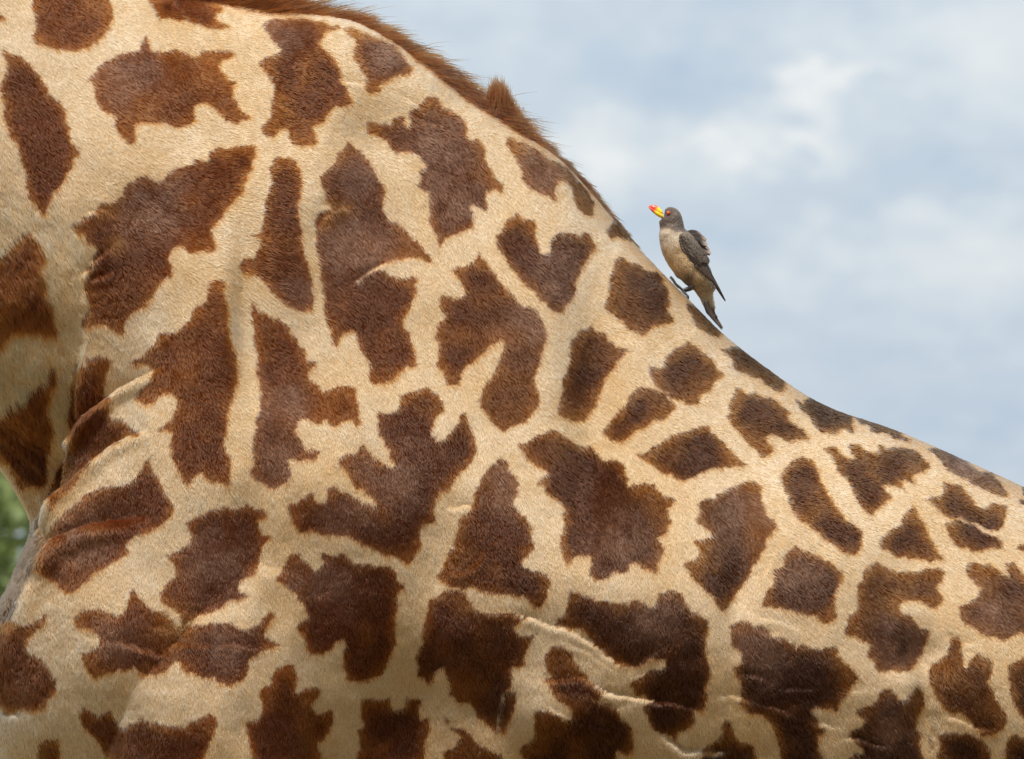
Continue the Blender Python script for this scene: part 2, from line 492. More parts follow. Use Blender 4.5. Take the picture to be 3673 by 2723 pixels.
# ------------------------------------------------------------------ the pelt: outline of every dark patch on the flank
T = {1: (0, 0), 2: (850, 0), 3: (0, 500), 4: (850, 600), 5: (1700, 450), 6: (0, 1150), 7: (850, 1300), 8: (1700, 1130),
     9: (2559, 1200), 10: (0, 1897), 11: (850, 1897), 12: (1700, 1897), 13: (2559, 1897)}
PATCHES = [
    (1, '215,60 235,0 240,-90 780,-90 785,20 805,90 790,180 740,240 700,290 660,325 540,368 430,352 340,330 250,300 232,250 250,150 240,90'),
    (1, '-40,90 30,110 45,145 10,155 -40,150'),
    (1, '1060,10 1110,60 1150,150 1280,130 1340,140 1390,170 1450,190 1560,215 1640,200 1560,150 1545,110 1590,70 1530,20 1480,-10 1470,-90 1040,-90'),
    (1, '20,350 100,385 160,420 250,500 300,580 335,660 410,720 460,790 480,880 500,920 480,960 540,1040 570,1085 530,1130 520,1200 470,1260 450,1320 380,1370 360,1430 320,1540 260,1480 200,1430 200,1370 175,1320 185,1250 150,1130 130,1060 70,980 35,900 20,830 15,740 10,600 35,500'),
    (1, '660,540 700,480 760,430 860,400 960,350 1005,340 1010,290 1040,225 1060,290 1090,360 1180,375 1250,345 1310,370 1360,415 1420,400 1450,360 1560,365 1640,350 1670,390 1620,425 1560,450 1570,490 1600,530 1640,570 1710,575 1680,610 1665,650 1665,690 1720,760 1790,830 1780,855 1720,850 1700,890 1640,870 1580,830 1530,770 1480,735 1410,740 1380,790 1390,840 1375,890 1310,905 1230,915 1160,890 1110,880 1040,885 960,910 960,960 970,1000 930,1035 890,1000 850,970 820,900 820,850 770,810 720,770 690,710 675,640 665,590 620,570'),
    (2, '180,170 250,130 400,130 540,140 620,170 740,175 700,200 620,230 600,280 590,330 640,370 700,410 715,470 735,530 730,580 780,620 790,680 840,735 790,760 700,760 650,800 625,860 570,895 535,910 560,950 560,1020 510,1050 450,1070 410,1040 380,1000 370,930 340,905 300,930 265,985 210,970 165,920 190,880 230,840 240,780 245,710 270,660 270,600 220,540 160,480 150,440 200,410 260,410 290,370 330,340 260,300 230,260'),
    (2, '750,190 830,190 900,210 960,260 1060,290 1150,350 1190,400 1210,450 1255,480 1240,540 1150,550 1060,590 1010,620 1020,660 950,680 920,620 950,570 900,520 870,460 830,400 850,330 850,280 800,240'),
    (3, '510,610 580,580 640,530 690,500 730,470 820,440 890,400 900,330 960,300 980,260 1040,250 1100,290 1130,310 1190,270 1210,230 1290,190 1370,180 1400,150 1480,150 1500,100 1560,60 1640,60 1720,50 1800,45 1835,80 1800,150 1800,210 1760,290 1740,370 1680,440 1620,510 1560,590 1510,650 1530,720 1560,790 1480,800 1430,780 1380,820 1310,780 1230,780 1210,850 1230,910 1230,990 1180,990 1130,1060 1080,1140 1040,1200 960,1230 900,1290 880,1400 800,1370 740,1320 680,1330 580,1360 600,1280 640,1200 620,1100 610,1020 620,930 680,880 660,850 700,790 680,760 620,740 600,690 540,650'),
    (3, '-100,840 0,810 60,770 150,680 210,660 260,720 280,770 330,840 290,880 280,940 330,1000 340,1060 310,1100 350,1170 380,1240 370,1300 410,1420 340,1400 280,1370 200,1390 100,1370 50,1440 0,1500 -100,1500'),
    (3, '1940,290 1940,200 1970,130 2040,130 2100,150 2150,210 2165,290 2160,390 2140,480 2140,570 2160,650 2165,740 2190,860 2220,920 2240,1020 2250,1130 2240,1210 2170,1230 2090,1210 2000,1140 1940,1080 1880,1010 1820,980 1740,960 1710,920 1730,850 1820,870 1850,800 1870,720 1800,700 1880,660 1890,540 1900,440 1920,370'),
    (6, '1500,-290 1560,-290 1620,-270 1600,-200 1620,-120 1640,-40 1640,60 1670,180 1690,270 1710,360 1700,440 1660,560 1630,640 1620,740 1600,840 1620,920 1650,1000 1640,1090 1650,1180 1580,1150 1490,1160 1450,1080 1390,1130 1330,1190 1300,1110 1260,1050 1230,960 1220,880 1240,800 1110,800 1190,750 1230,690 1250,630 1280,580 1230,530 1160,530 1110,580 1040,620 970,570 1000,510 1060,450 1100,380 1080,320 980,320 920,290 1010,255 1050,210 1110,160 1130,100 1190,70 1240,90 1300,60 1360,-20 1400,-100 1460,-120 1500,-200'),
    (7, '90,-430 160,-370 240,-330 320,-290 380,-230 430,-160 480,-90 490,-30 580,0 520,50 510,100 560,150 620,205 680,180 740,160 850,180 840,230 870,300 880,370 870,460 800,420 740,430 690,465 650,430 640,400 570,440 520,410 460,400 430,440 430,510 470,560 510,620 600,650 560,710 480,700 430,720 400,690 365,690 370,740 395,800 370,850 320,890 260,915 200,880 130,850 85,800 110,740 120,660 120,560 140,480 130,420 160,350 170,250 160,150 140,60 150,-70 120,-180 110,-300'),
    (4, '800,-185 860,-120 920,-80 950,-40 990,20 1010,90 1055,150 1050,220 1030,290 1080,370 1150,400 1220,460 1290,520 1340,580 1380,660 1395,725 1330,650 1250,640 1160,660 1060,690 1000,725 900,780 1000,745 1060,740 1090,770 1160,800 1250,785 1300,800 1270,850 1310,890 1270,930 1240,1000 1200,1060 1190,1130 1240,1180 1250,1260 1270,1330 1290,1440 1210,1420 1150,1470 1120,1530 1050,1555 960,1550 940,1490 950,1430 920,1370 880,1310 870,1230 830,1170 760,1190 740,1260 725,1310 680,1260 670,1180 640,1100 620,1000 630,900 600,800 590,700 560,600 560,480 560,380 600,330 680,300 640,240 640,180 610,120 590,70 640,30 690,-20 720,-110'),
    (2, '930,880 960,870 1060,890 1090,900 1130,860 1180,830 1220,840 1200,890 1240,920 1250,850 1240,790 1300,760 1380,690 1440,700 1460,760 1540,790 1590,820 1620,880 1640,940 1680,1010 1740,1000 1770,1060 1760,1120 1790,1190 1840,1250 1910,1330 1900,1390 1830,1350 1780,1380 1790,1450 1790,1510 1730,1490 1680,1470 1690,1540 1700,1640 1630,1650 1570,1680 1500,1700 1460,1760 1460,1840 1440,1730 1400,1640 1370,1560 1380,1480 1360,1380 1290,1330 1310,1280 1300,1230 1360,1200 1340,1160 1300,1100 1220,1080 1150,1100 1100,1080 1060,1010 1000,980 920,950'),
    (4, '1730,600 1780,670 1820,720 1880,820 1960,900 2060,980 2150,1040 2210,1120 2220,1200 2190,1280 2170,1400 2140,1500 2150,1600 2170,1690 2120,1770 2050,1840 1980,1865 1910,1890 1850,1860 1800,1800 1750,1740 1730,1670 1760,1590 1800,1540 1850,1480 1860,1400 1910,1310 1900,1240 1850,1260 1790,1310 1730,1370 1660,1420 1620,1480 1600,1560 1510,1570 1480,1480 1430,1440 1440,1340 1450,1260 1400,1220 1440,1200 1440,1120 1490,1080 1460,1000 1455,900 1510,920 1560,940 1640,920 1650,870 1600,800 1530,720 1610,700 1650,690 1720,680'),
    (5, '300,600 330,650 370,690 420,680 450,740 440,800 460,870 480,920 540,900 570,800 620,750 690,760 760,770 830,770 855,810 875,890 830,930 800,1000 760,1060 730,1130 740,1200 700,1250 650,1310 610,1350 540,1310 480,1260 440,1200 370,1130 320,1060 250,990 210,920 170,870 160,800 210,740 230,690 290,660'),
    (5, '230,90 260,70 330,110 400,150 480,190 540,240 600,270 680,310 740,370 780,430 830,480 860,560 850,660 790,640 740,600 720,520 700,450 660,390 600,390 580,450 590,560 540,500 480,490 380,440 350,370 340,300 300,240 250,190'),
    (5, '960,760 1000,690 1030,680 1100,700 1180,850 1080,800 1000,810 960,800'),
    (5, '1030,940 1090,970 1180,1000 1240,1050 1310,1060 1350,1110 1390,1180 1400,1280 1390,1340 1440,1410 1350,1440 1270,1440 1230,1490 1200,1530 1150,1480 1090,1430 1020,1380 960,1330 920,1290 960,1220 960,1150 970,1080 990,1010'),
    (5, '1520,1260 1580,1260 1700,1300 1790,1430 1790,1480 1750,1510 1690,1500 1620,1470 1580,1430 1550,1370 1530,1310'),
    (8, '710,160 760,110 830,80 890,110 940,120 960,170 1030,220 1110,245 1080,290 1020,330 1000,390 950,430 940,500 900,570 870,650 820,700 790,750 740,755 660,740 595,710 610,620 620,540 620,460 660,430 680,330 690,250'),
    (7, '1170,300 1170,250 1230,220 1300,195 1370,185 1430,230 1470,290 1480,350 1430,400 1400,460 1400,520 1440,570 1480,560 1510,510 1570,460 1610,420 1600,370 1640,330 1650,400 1670,470 1700,530 1725,600 1715,680 1660,750 1600,790 1540,870 1500,920 1440,940 1420,1000 1420,1060 1430,1130 1370,1150 1330,1170 1310,1230 1320,1300 1290,1360 1240,1440 1140,1410 1080,1390 1010,1370 940,1340 870,1290 800,1260 720,1240 620,1250 540,1220 440,1220 410,1150 370,1090 365,1030 440,1000 480,970 545,930 570,1010 630,1010 640,900 700,890 770,930 850,970 910,1010 990,1040 1000,1000 930,930 860,890 820,830 760,780 725,710 770,670 850,650 910,590 930,640 980,690 1040,730 1110,750 1140,740 1110,690 1080,620 1050,550 1010,480 1000,390 1020,330 1080,370 1140,360'),
    (7, '1880,680 1930,700 1960,760 2010,850 2010,940 1980,1000 2020,1060 2080,1120 2110,1200 2110,1260 2140,1330 2080,1380 2040,1440 2060,1490 2140,1484 2200,1514 2250,1564 2230,1624 2210,1704 2180,1764 2120,1744 2070,1694 2000,1674 1900,1664 1800,1664 1700,1614 1620,1624 1540,1614 1425,1545 1480,1480 1500,1410 1550,1330 1570,1220 1600,1120 1680,1060 1700,1000 1690,960 1740,880 1780,790 1830,720'),
    (8, '315,930 400,900 470,870 570,830 640,870 700,900 760,950 830,940 890,1000 950,1050 1040,1050 1080,1100 1110,1180 1110,1230 1210,1200 1290,1230 1340,1280 1450,1310 1440,1360 1380,1400 1420,1470 1390,1510 1380,1580 1310,1590 1360,1680 1340,1760 1310,1860 1250,1830 1180,1790 1120,1780 1090,1860 1010,1850 960,1880 850,1910 810,1840 840,1770 830,1720 760,1720 700,1760 660,1790 620,1700 600,1620 640,1560 650,1500 630,1440 660,1390 600,1340 530,1310 500,1230 450,1195 530,1140 480,1090 390,1050 340,990'),
    (8, '1250,370 1300,370 1340,390 1370,300 1440,250 1500,220 1530,190 1580,220 1640,270 1710,310 1740,380 1790,430 1740,470 1710,540 1620,570 1610,640 1550,650 1480,620 1400,590 1360,560 1290,480 1260,430'),
    (8, '1170,510 1230,520 1300,530 1360,570 1440,640 1420,690 1370,740 1290,760 1220,810 1130,860 1050,910 990,910 910,840 950,790 1000,740 1030,680 1080,640 1110,570'),
    (8, '1150,990 1220,980 1300,940 1390,890 1460,840 1540,820 1600,810 1680,780 1700,830 1750,880 1800,940 1850,990 1920,1040 1980,1080 1890,1090 1800,1090 1700,1090 1640,1130 1570,1160 1510,1190 1450,1160 1360,1130 1290,1080 1230,1040'),
    (9, '150,370 190,390 240,420 290,410 340,440 420,460 490,500 530,560 570,640 640,690 690,760 600,750 540,775 470,740 400,720 360,740 390,790 430,840 370,890 300,840 240,780 200,720 150,660 90,590 130,560 110,490 140,450'),
    (9, '50,110 120,95 190,70 300,140 420,240 510,300 515,370 490,410 420,380 370,330 310,300 200,290 150,260 130,200 90,150'),
    (9, '570,465 640,480 690,455 760,485 850,515 940,550 1000,590 990,630 1020,700 930,680 850,720 770,700 720,650 680,580 620,530'),
    (9, '960,560 1060,595 1150,645 1230,670 1320,690 1400,740 1410,775 1340,750 1250,725 1130,700 1090,650 1030,620'),
    (9, '770,810 860,810 900,840 960,900 1010,880 980,830 960,775 1060,785 1080,830 1140,860 1190,830 1185,775 1230,820 1290,810 1390,810 1470,850 1560,940 1510,990 1430,1010 1440,1070 1380,1040 1340,1060 1390,1130 1300,1090 1210,1090 1270,1160 1200,1230 1150,1300 1090,1270 1040,1210 1000,1150 980,1090 940,1030 890,980 850,920 830,870'),
    (9, '1530,815 1650,830 1760,880 1900,960 2020,1020 2070,1070 2110,1140 2095,1180 2020,1150 1950,1120 1890,1080 1830,1040 1750,1020 1690,970 1620,890'),
    (9, '1640,1050 1700,1070 1780,1110 1830,1160 1870,1220 1930,1250 1990,1215 2120,1250 2090,1320 2080,1370 2040,1410 1970,1390 1880,1350 1780,1320 1690,1310 1600,1250 1510,1185 1580,1160 1650,1140 1640,1090'),
    (9, '1660,1350 1740,1330 1840,1350 1900,1390 1980,1440 2060,1490 2070,1555 1990,1520 1920,1555 1840,1540 1760,1530 1700,1480 1670,1420'),
    (9, '1430,1220 1460,1280 1480,1340 1520,1400 1560,1460 1600,1550 1660,1605 1540,1630 1440,1610 1330,1590 1260,1560 1190,1540 1210,1470 1270,1410 1340,1360 1360,1290'),
    (9, '500,970 560,920 640,870 700,890 740,970 770,1060 820,1140 870,1230 940,1310 1010,1370 1070,1410 1050,1460 1060,1530 990,1590 920,1560 870,1520 830,1480 760,1430 670,1360 600,1330 570,1250 540,1180 500,1100 470,1020'),
    (8, '1620,1330 1700,1320 1780,1290 1850,1230 1940,1190 2020,1180 2070,1230 2060,1300 2090,1370 2090,1430 2180,1510 2130,1580 2100,1640 2080,1664 2040,1754 2000,1814 1950,1914 1900,1974 1850,2044 1800,2114 1740,2094 1730,2024 1680,1994 1600,1934 1560,1874 1510,1794 1590,1750 1620,1700 1560,1630 1640,1610 1730,1590 1650,1520 1600,1480 1620,1420 1600,1370'),
    (13, '520,190 590,110 650,150 700,180 760,210 840,240 880,280 930,310 920,390 870,430 860,490 880,560 880,640 800,680 740,640 660,620 570,590 460,570 350,550 380,450 440,390 450,290 510,260'),
    (13, '1070,300 1170,240 1240,270 1310,310 1420,320 1500,300 1620,275 1670,320 1640,380 1590,410 1630,460 1640,520 1570,560 1480,530 1380,520 1320,550 1340,590 1430,640 1490,710 1550,720 1530,800 1500,880 1450,960 1410,1020 1330,1030 1260,1030 1170,1030 1160,960 1100,910 1110,850 1070,800 990,780 950,750 970,620 1030,580 1030,500 1050,460 1030,410 1070,360'),
    (13, '1800,255 1870,235 1950,250 2010,260 2060,320 2120,350 2080,250 2150,240 2200,310 2230,340 2330,380 2330,760 2180,740 2130,780 2080,800 1990,760 1920,760 1870,700 1800,690 1760,640 1770,550 1870,500 1920,430 1860,380 1820,310'),
    (13, '130,680 230,650 290,690 370,710 420,760 520,790 600,840 680,840 760,865 870,835 890,870 880,910 940,960 990,1000 1060,1070 1000,1130 970,1180 930,1230 890,1310 820,1300 760,1280 700,1310 740,1370 770,1430 810,1450 760,1500 750,1570 790,1640 780,1760 500,1760 480,1600 440,1470 410,1390 360,1330 280,1320 180,1270 190,1170 210,1120 170,1050 130,1000 190,970 210,900 150,850 130,770'),
    (13, '1190,1160 1260,1140 1310,1180 1320,1220 1350,1250 1400,1190 1450,1130 1490,1170 1510,1270 1470,1330 1460,1400 1490,1470 1480,1560 1500,1760 880,1760 960,1640 1080,1610 1020,1540 960,1490 980,1440 1060,1420 1080,1370 1020,1320 1060,1290 1150,1270'),
    (13, '1680,770 1750,780 1770,830 1790,900 1780,960 1810,1010 1840,920 1900,910 1980,940 2000,1020 1980,1080 2000,1180 2040,1250 2090,1330 2100,1390 2060,1450 1990,1480 1930,1470 1860,1400 1790,1330 1720,1320 1640,1290 1590,1200 1550,1110 1550,960 1640,920 1690,890'),
    (13, '2110,980 2200,930 2330,920 2330,1400 2230,1370 2160,1290 2130,1180 2110,1080'),
    (13, '1600,1460 1700,1470 1830,1470 1920,1500 1980,1580 1990,1760 1600,1760 1620,1560'),
    (13, '2100,1540 2150,1490 2330,1480 2330,1760 2080,1760'),
    (9, '2220,1100 2330,1090 2330,1160 2215,1150'), (9, '2190,1190 2330,1170 2330,1240 2200,1235'), (9, '2190,1500 2330,1480 2330,1580 2200,1550'),
    (12, '1800,1380 1850,1420 1870,1490 1930,1530 2000,1560 2050,1640 2050,1760 1600,1760 1640,1570 1700,1530 1770,1480'),
    (12, '690,450 740,450 790,470 850,500 950,530 1030,520 1110,540 1170,510 1240,550 1290,570 1320,520 1310,470 1360,450 1440,440 1500,490 1530,560 1600,600 1680,650 1680,740 1670,850 1670,950 1690,1020 1690,1090 1650,1160 1680,1230 1640,1310 1570,1300 1580,1370 1520,1440 1450,1460 1440,1530 1380,1480 1300,1460 1260,1390 1230,1330 1210,1280 1300,1250 1240,1210 1150,1190 1120,1100 1170,1060 1300,1010 1370,1000 1380,940 1280,940 1160,990 1020,980 1000,930 920,880 850,830 820,740 780,710 700,700 590,690 600,650 650,600 680,520'),
    (12, '560,830 630,840 700,890 730,960 780,1020 830,1080 890,1120 940,1180 900,1220 980,1270 1030,1320 1080,1380 1130,1420 1120,1480 1140,1560 1090,1630 1020,1580 1030,1760 430,1760 320,1600 340,1550 440,1500 440,1420 430,1310 490,1305 560,1330 640,1370 700,1370 690,1290 600,1240 550,1170 530,1110 470,1090 550,1060 510,930 550,880'),
    (11, '1370,520 1440,490 1500,430 1570,440 1630,460 1650,520 1700,580 1790,590 1900,600 2030,630 2110,650 2030,670 1980,720 2010,770 2130,760 2110,820 2070,890 2060,980 1970,990 1960,1060 1970,1120 1930,1180 2000,1150 2020,1230 1970,1340 1920,1480 1860,1470 1780,1390 1720,1350 1690,1250 1600,1240 1510,1190 1540,1120 1500,1050 1480,990 1420,1030 1380,1110 1340,1060 1295,1050 1310,980 1280,930 1300,860 1340,820 1330,720 1350,620 1370,580'),
    (11, '1530,1420 1620,1440 1690,1490 1730,1540 1800,1590 1900,1640 1930,1760 1480,1760 1490,1600 1570,1560 1600,1510'),
    (11, '1480,1350 1540,1375 1510,1405'),
    (11, '880,1240 960,1220 1030,1230 1100,1210 1110,1280 1140,1320 1210,1280 1220,1200 1280,1220 1330,1230 1300,1310 1310,1370 1380,1370 1390,1430 1360,1500 1350,1590 1320,1760 860,1760 870,1600 890,1500 870,1450 920,1410 890,1340'),
    (11, '260,1050 300,990 350,970 410,990 440,1060 430,1140 430,1180 520,1140 600,1140 570,1200 540,1260 560,1310 600,1320 690,1280 680,1340 680,1430 640,1500 580,1540 610,1610 590,1760 160,1760 80,1560 70,1440 40,1390 160,1370 180,1300 170,1220 160,1160 240,1130'),
    (11, '390,170 430,180 470,240 530,280 580,290 620,250 600,170 700,180 760,190 840,230 940,260 1080,265 1130,310 1150,370 1210,410 1170,460 1140,500 1160,560 1130,640 1130,740 1130,820 1100,900 1080,980 1040,1060 970,1070 900,1090 820,1100 790,1040 750,980 770,920 790,850 770,800 720,800 680,850 630,890 560,900 510,870 480,790 430,720 470,670 530,630 500,590 470,530 410,500 430,470 350,420 270,360 320,290 360,230'),
    (10, '1340,-50 1430,-100 1500,-130 1620,-165 1690,-140 1770,-185 1860,-140 1960,-110 1900,-70 1850,-30 1890,40 1970,60 1890,120 1880,180 1840,260 1830,320 1740,360 1700,420 1790,490 1720,490 1640,510 1600,560 1530,600 1430,610 1380,650 1310,690 1290,610 1240,570 1180,540 1130,470 1170,410 1250,350 1260,290 1230,230 1180,180 1280,160 1360,120 1380,60'),
    (10, '520,640 600,570 700,580 780,610 860,630 910,590 920,510 960,420 980,490 1040,540 1100,580 1180,600 1220,660 1260,720 1320,690 1400,690 1500,680 1580,680 1680,690 1780,710 1860,670 1930,600 1970,620 1930,690 1890,760 1940,800 2010,825 1940,870 1850,890 1780,940 1780,1030 1730,1100 1640,1130 1570,1100 1540,1060 1450,1060 1370,1030 1310,1000 1270,960 1240,970 1200,1020 1120,1040 1020,1040 960,1000 880,1010 800,1030 690,1080 640,1020 590,950 580,880 650,870 700,840 720,770 680,720 590,720 540,690'),
    (10, '590,1270 640,1310 720,1340 790,1310 830,1380 880,1440 950,1400 1010,1360 1100,1390 1200,1410 1320,1430 1390,1370 1490,1320 1550,1350 1560,1430 1520,1510 1480,1600 1440,1760 900,1760 800,1650 740,1580 680,1490 590,1420 570,1340'),
    (10, '270,1550 340,1500 430,1500 430,1570 440,1760 270,1760'),
    (10, '60,660 180,690 260,660 340,610 310,690 230,770 170,830 200,900 300,930 340,1000 400,1080 400,1180 330,1230 310,1300 200,1320 150,1290 40,1310 -80,1200 -80,700'),
    (6, '1075,980 1090,1060 1140,1130 1170,1200 1200,1260 1250,1330 1240,1390 1160,1450 1070,1520 940,1560 900,1574 930,1684 860,1704 790,1734 740,1784 680,1794 640,1854 590,1904 530,1934 450,1964 430,1894 340,1864 300,1814 235,1784 250,1720 290,1640 330,1540 400,1430 500,1350 580,1300 620,1240 720,1190 850,1190 960,1140 1030,1050'),
    (6, '550,310 620,330 640,270 700,250 760,260 790,310 760,380 740,490 730,540 790,560 770,640 770,700 890,720 990,800 1000,830 900,820 860,870 780,900 700,980 620,1060 540,1150 480,1220 420,1290 360,1340 350,1250 370,1170 420,1060 470,960 500,830 510,780 470,700 490,600 500,500 520,400'),
    (6, '390,320 410,380 380,480 340,600 350,700 370,800 350,920 330,1020 350,1130 320,1210 230,1190 150,1220 100,1130 60,1050 0,1000 -90,980 -90,700 50,620 160,560 280,470 330,400'),
]
GX0, GY0, GSTEP = -140, -140, 2
GW, GH = (3673 + 280) // GSTEP, (2723 + 280) // GSTEP


def raster():
    M = np.zeros((GH, GW), np.float32)
    for t, s in PATCHES:
        P = np.array([[float(c) for c in q.split(',')] for q in s.split()])
        P = (P / 2 + T[t] - (GX0, GY0)) / GSTEP
        x0, y0 = np.maximum(np.floor(P.min(0)).astype(int), 0)
        x1, y1 = np.minimum(np.ceil(P.max(0)).astype(int) + 1, (GW, GH))
        yy, xx = np.mgrid[y0:y1, x0:x1]
        ins = np.zeros(xx.shape, bool)
        Q = np.roll(P, -1, 0)
        for (ax, ay), (bx, by) in zip(P, Q):
            if ay == by:
                continue
            c = (yy >= min(ay, by)) & (yy < max(ay, by)) & (xx < (bx - ax) * (yy - ay) / (by - ay) + ax)
            ins ^= c
        M[y0:y1, x0:x1][ins] = 1
    return M


def blur(M, r, passes=2):
    for _ in range(passes):
        for ax in (0, 1):
            P = np.pad(M, [(r + 1, r) if a == ax else (0, 0) for a in (0, 1)], mode='edge')
            C = np.cumsum(P, axis=ax, dtype=np.float64)
            M = ((C[2 * r + 1:] - C[:-2 * r - 1]) if ax == 0 else (C[:, 2 * r + 1:] - C[:, :-2 * r - 1])) / (2 * r + 1)
    return M.astype(np.float32)


MASK = raster()
RIDGE_X = [-200, 700, 1000, 1200, 1370, 1520, 1660, 1775, 1890, 2000, 2125, 2285, 2395, 2520, 2640, 2759, 2929, 3099, 3269, 3469, 3673, 3900]
RIDGE_Y = [-300, 5, 40, 70, 130, 210, 325, 430, 490, 560, 668, 880, 985, 1105, 1235, 1325, 1436, 1506, 1556, 1650, 1756, 1870]
for _i, _x in enumerate(GX0 + GSTEP * np.arange(GW)):      # the pattern runs on over the spine
    _r = int((np.interp(_x, RIDGE_X, RIDGE_Y) + 9 - GY0) / GSTEP)
    if 0 < _r < GH and _x > 1800:
        MASK[:_r, _i] = MASK[_r, _i]
MASK1 = blur(MASK, 1, 1)
INNER = blur(MASK, 16, 2)


def grid(G, px, py):
    u = np.clip((px - GX0) / GSTEP, 0, GW - 1.01)
    v = np.clip((py - GY0) / GSTEP, 0, GH - 1.01)
    iu, iv = u.astype(int), v.astype(int)
    fu, fv = u - iu, v - iv
    return (G[iv, iu] * (1 - fu) + G[iv, iu + 1] * fu) * (1 - fv) + (G[iv + 1, iu] * (1 - fu) + G[iv + 1, iu + 1] * fu) * fv


# hair lie: photo position and angle (0 = to the right, 90 = straight down)
LIE = np.array([(0, 0, 62), (0, 600, 60), (300, 900, 64), (600, 300, 55), (900, 100, 32), (900, 600, 12), (900, 900, 22), (700, 800, 40), (1300, 400, 36), (1300, 800, 72),
                (1600, 800, 76), (1500, 250, 30), (1900, 700, 62), (100, 1500, 80), (400, 1500, 86), (500, 2000, 74), (200, 2200, 66), (900, 1300, 50), (1100, 1900, 86),
                (1500, 1500, 80), (1500, 2300, 76), (2000, 1300, 58), (2400, 1200, 42), (2400, 1900, 76), (2200, 2400, 82), (3000, 1600, 34), (3300, 2100, 55), (3600, 2600, 70), (500, 2500, 86)], float)


def lie(px, py):
    num = np.zeros(len(px))
    den = np.zeros(len(px))
    for x, y, a in LIE:
        w = 1.0 / ((px - x) ** 2 + (py - y) ** 2 + 150.0 ** 2) ** 1.5 * 1e7
        num += w * a
        den += w
    return num / den


def poly_dist(px, py, P):
    """distance, side (+ = right hand / below when drawn rightwards) and position along a polyline"""
    best = np.full(len(px), 1e9)
    side = np.zeros(len(px))
    tt = np.zeros(len(px))
    P = np.asarray(P, float)
    L = np.concatenate([[0], np.cumsum(np.linalg.norm(np.diff(P, axis=0), axis=1))])
    for i in range(len(P) - 1):
        d = P[i + 1] - P[i]
        l2 = d @ d
        vx, vy = px - P[i, 0], py - P[i, 1]
        t = np.clip((vx * d[0] + vy * d[1]) / l2, 0, 1)
        q = np.hypot(vx - t * d[0], vy - t * d[1])
        u = q < best
        best[u] = q[u]
        side[u] = np.sign(d[0] * vy - d[1] * vx)[u]
        tt[u] = (L[i] + t * (L[i + 1] - L[i]))[u]
    return best, side, tt / L[-1]


VSEED = np.random.default_rng(11).uniform((-5200, -6200), (6200, 7200), (1500, 2))


def far_pattern(px, py):
    """patches of the same size where the photo does not reach"""
    out = np.zeros(len(px), np.float32)
    inner = np.zeros(len(px), np.float32)
    for s in range(0, len(px), 4000):
        q = np.stack([px[s:s + 4000], py[s:s + 4000]], 1)
        d = np.sqrt(((q[:, None, :] - VSEED[None]) ** 2).sum(2))
        p = np.partition(d, 1, axis=1)
        e = p[:, 1] - p[:, 0]
        out[s:s + 4000] = sstep(44, 64, e)
        inner[s:s + 4000] = sstep(40, 160, e)
    return out, inner


PALE, DARK_LINE = (0.80, 0.62, 0.41), (0.02, 0.0085, 0.004)
SCARS_CREASES = [  # half width in px, colour, line: healed cuts, wound edges, painted crease light and shade
    (9, PALE, [(-5, 2535), (12, 2572), (40, 2592), (66, 2580), (84, 2556)]), (9, DARK_LINE, [(20, 2556), (45, 2560), (72, 2551)]),
    (6, PALE, [(1384, 402), (1410, 397), (1446, 393)]), (5, PALE, [(2130, 2457), (2190, 2490), (2260, 2506)]), (5, PALE, [(2200, 2524), (2250, 2532), (2305, 2524)]), (4, PALE, [(1950, 2520), (1985, 2532), (2040, 2572)]),
    (6, PALE, [(2368, 2637), (2410, 2677), (2458, 2717), (2500, 2704), (2595, 2708)]), 
    (4, PALE, [(1810, 2478), (1795, 2550), (1782, 2622)]), (6, PALE, [(3490, 2318), (3508, 2308), (3528, 2298)]), (5, PALE, [(3410, 2250), (3426, 2268)]), (6, PALE, [(3560, 2000), (3596, 2016)]),
    (3, DARK_LINE, [(1075, 2137), (1140, 2125), (1212, 2112)]), (4, DARK_LINE, [(2280, 2385), (2320, 2352), (2356, 2332)]), (4, DARK_LINE, [(1632, 2052), (1672, 2046), (1706, 2020)]), (4, PALE, [(2985, 1942), (2998, 1948)]),
    (5, DARK_LINE, [(622, -5), (640, 28), (662, 62)]), (4, DARK_LINE, [(540, 10), (562, 62), (572, 84)]), (4, PALE, [(2060, 2262), (2120, 2302), (2200, 2362)]), (4, PALE, [(1280, 1008), (1350, 962), (1425, 930)]),
    (5, DARK_LINE, [(3345, 2580), (3338, 2640), (3342, 2690)]), (4, PALE, [(3380, 2560), (3440, 2568)]), (5, DARK_LINE, [(660, 2332), (720, 2333), (790, 2325)]),
]
SHEEN_SPOTS = [(1250, 840, 150), (1290, 650, 90), (1065, 1050, 60), (1000, 1465, 90), (975, 1650, 90), (750, 2000, 130), (300, 1930, 110), (1915, 625, 80), (1575, 530, 110), (2675, 1870, 120), (2724, 2332, 95), (3234, 2297, 85),
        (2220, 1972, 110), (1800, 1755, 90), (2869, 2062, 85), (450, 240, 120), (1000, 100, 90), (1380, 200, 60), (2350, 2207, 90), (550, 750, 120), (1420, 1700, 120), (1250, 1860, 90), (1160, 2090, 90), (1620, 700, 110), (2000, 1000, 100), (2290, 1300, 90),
        (3560, 2200, 80), (3480, 1660, 70), (420, 2300, 80), (820, 2310, 90), (3200, 2600, 90), (1080, 2110, 90), (1900, 1180, 110)]  # centre and radius of the sheen blotches painted into the patches


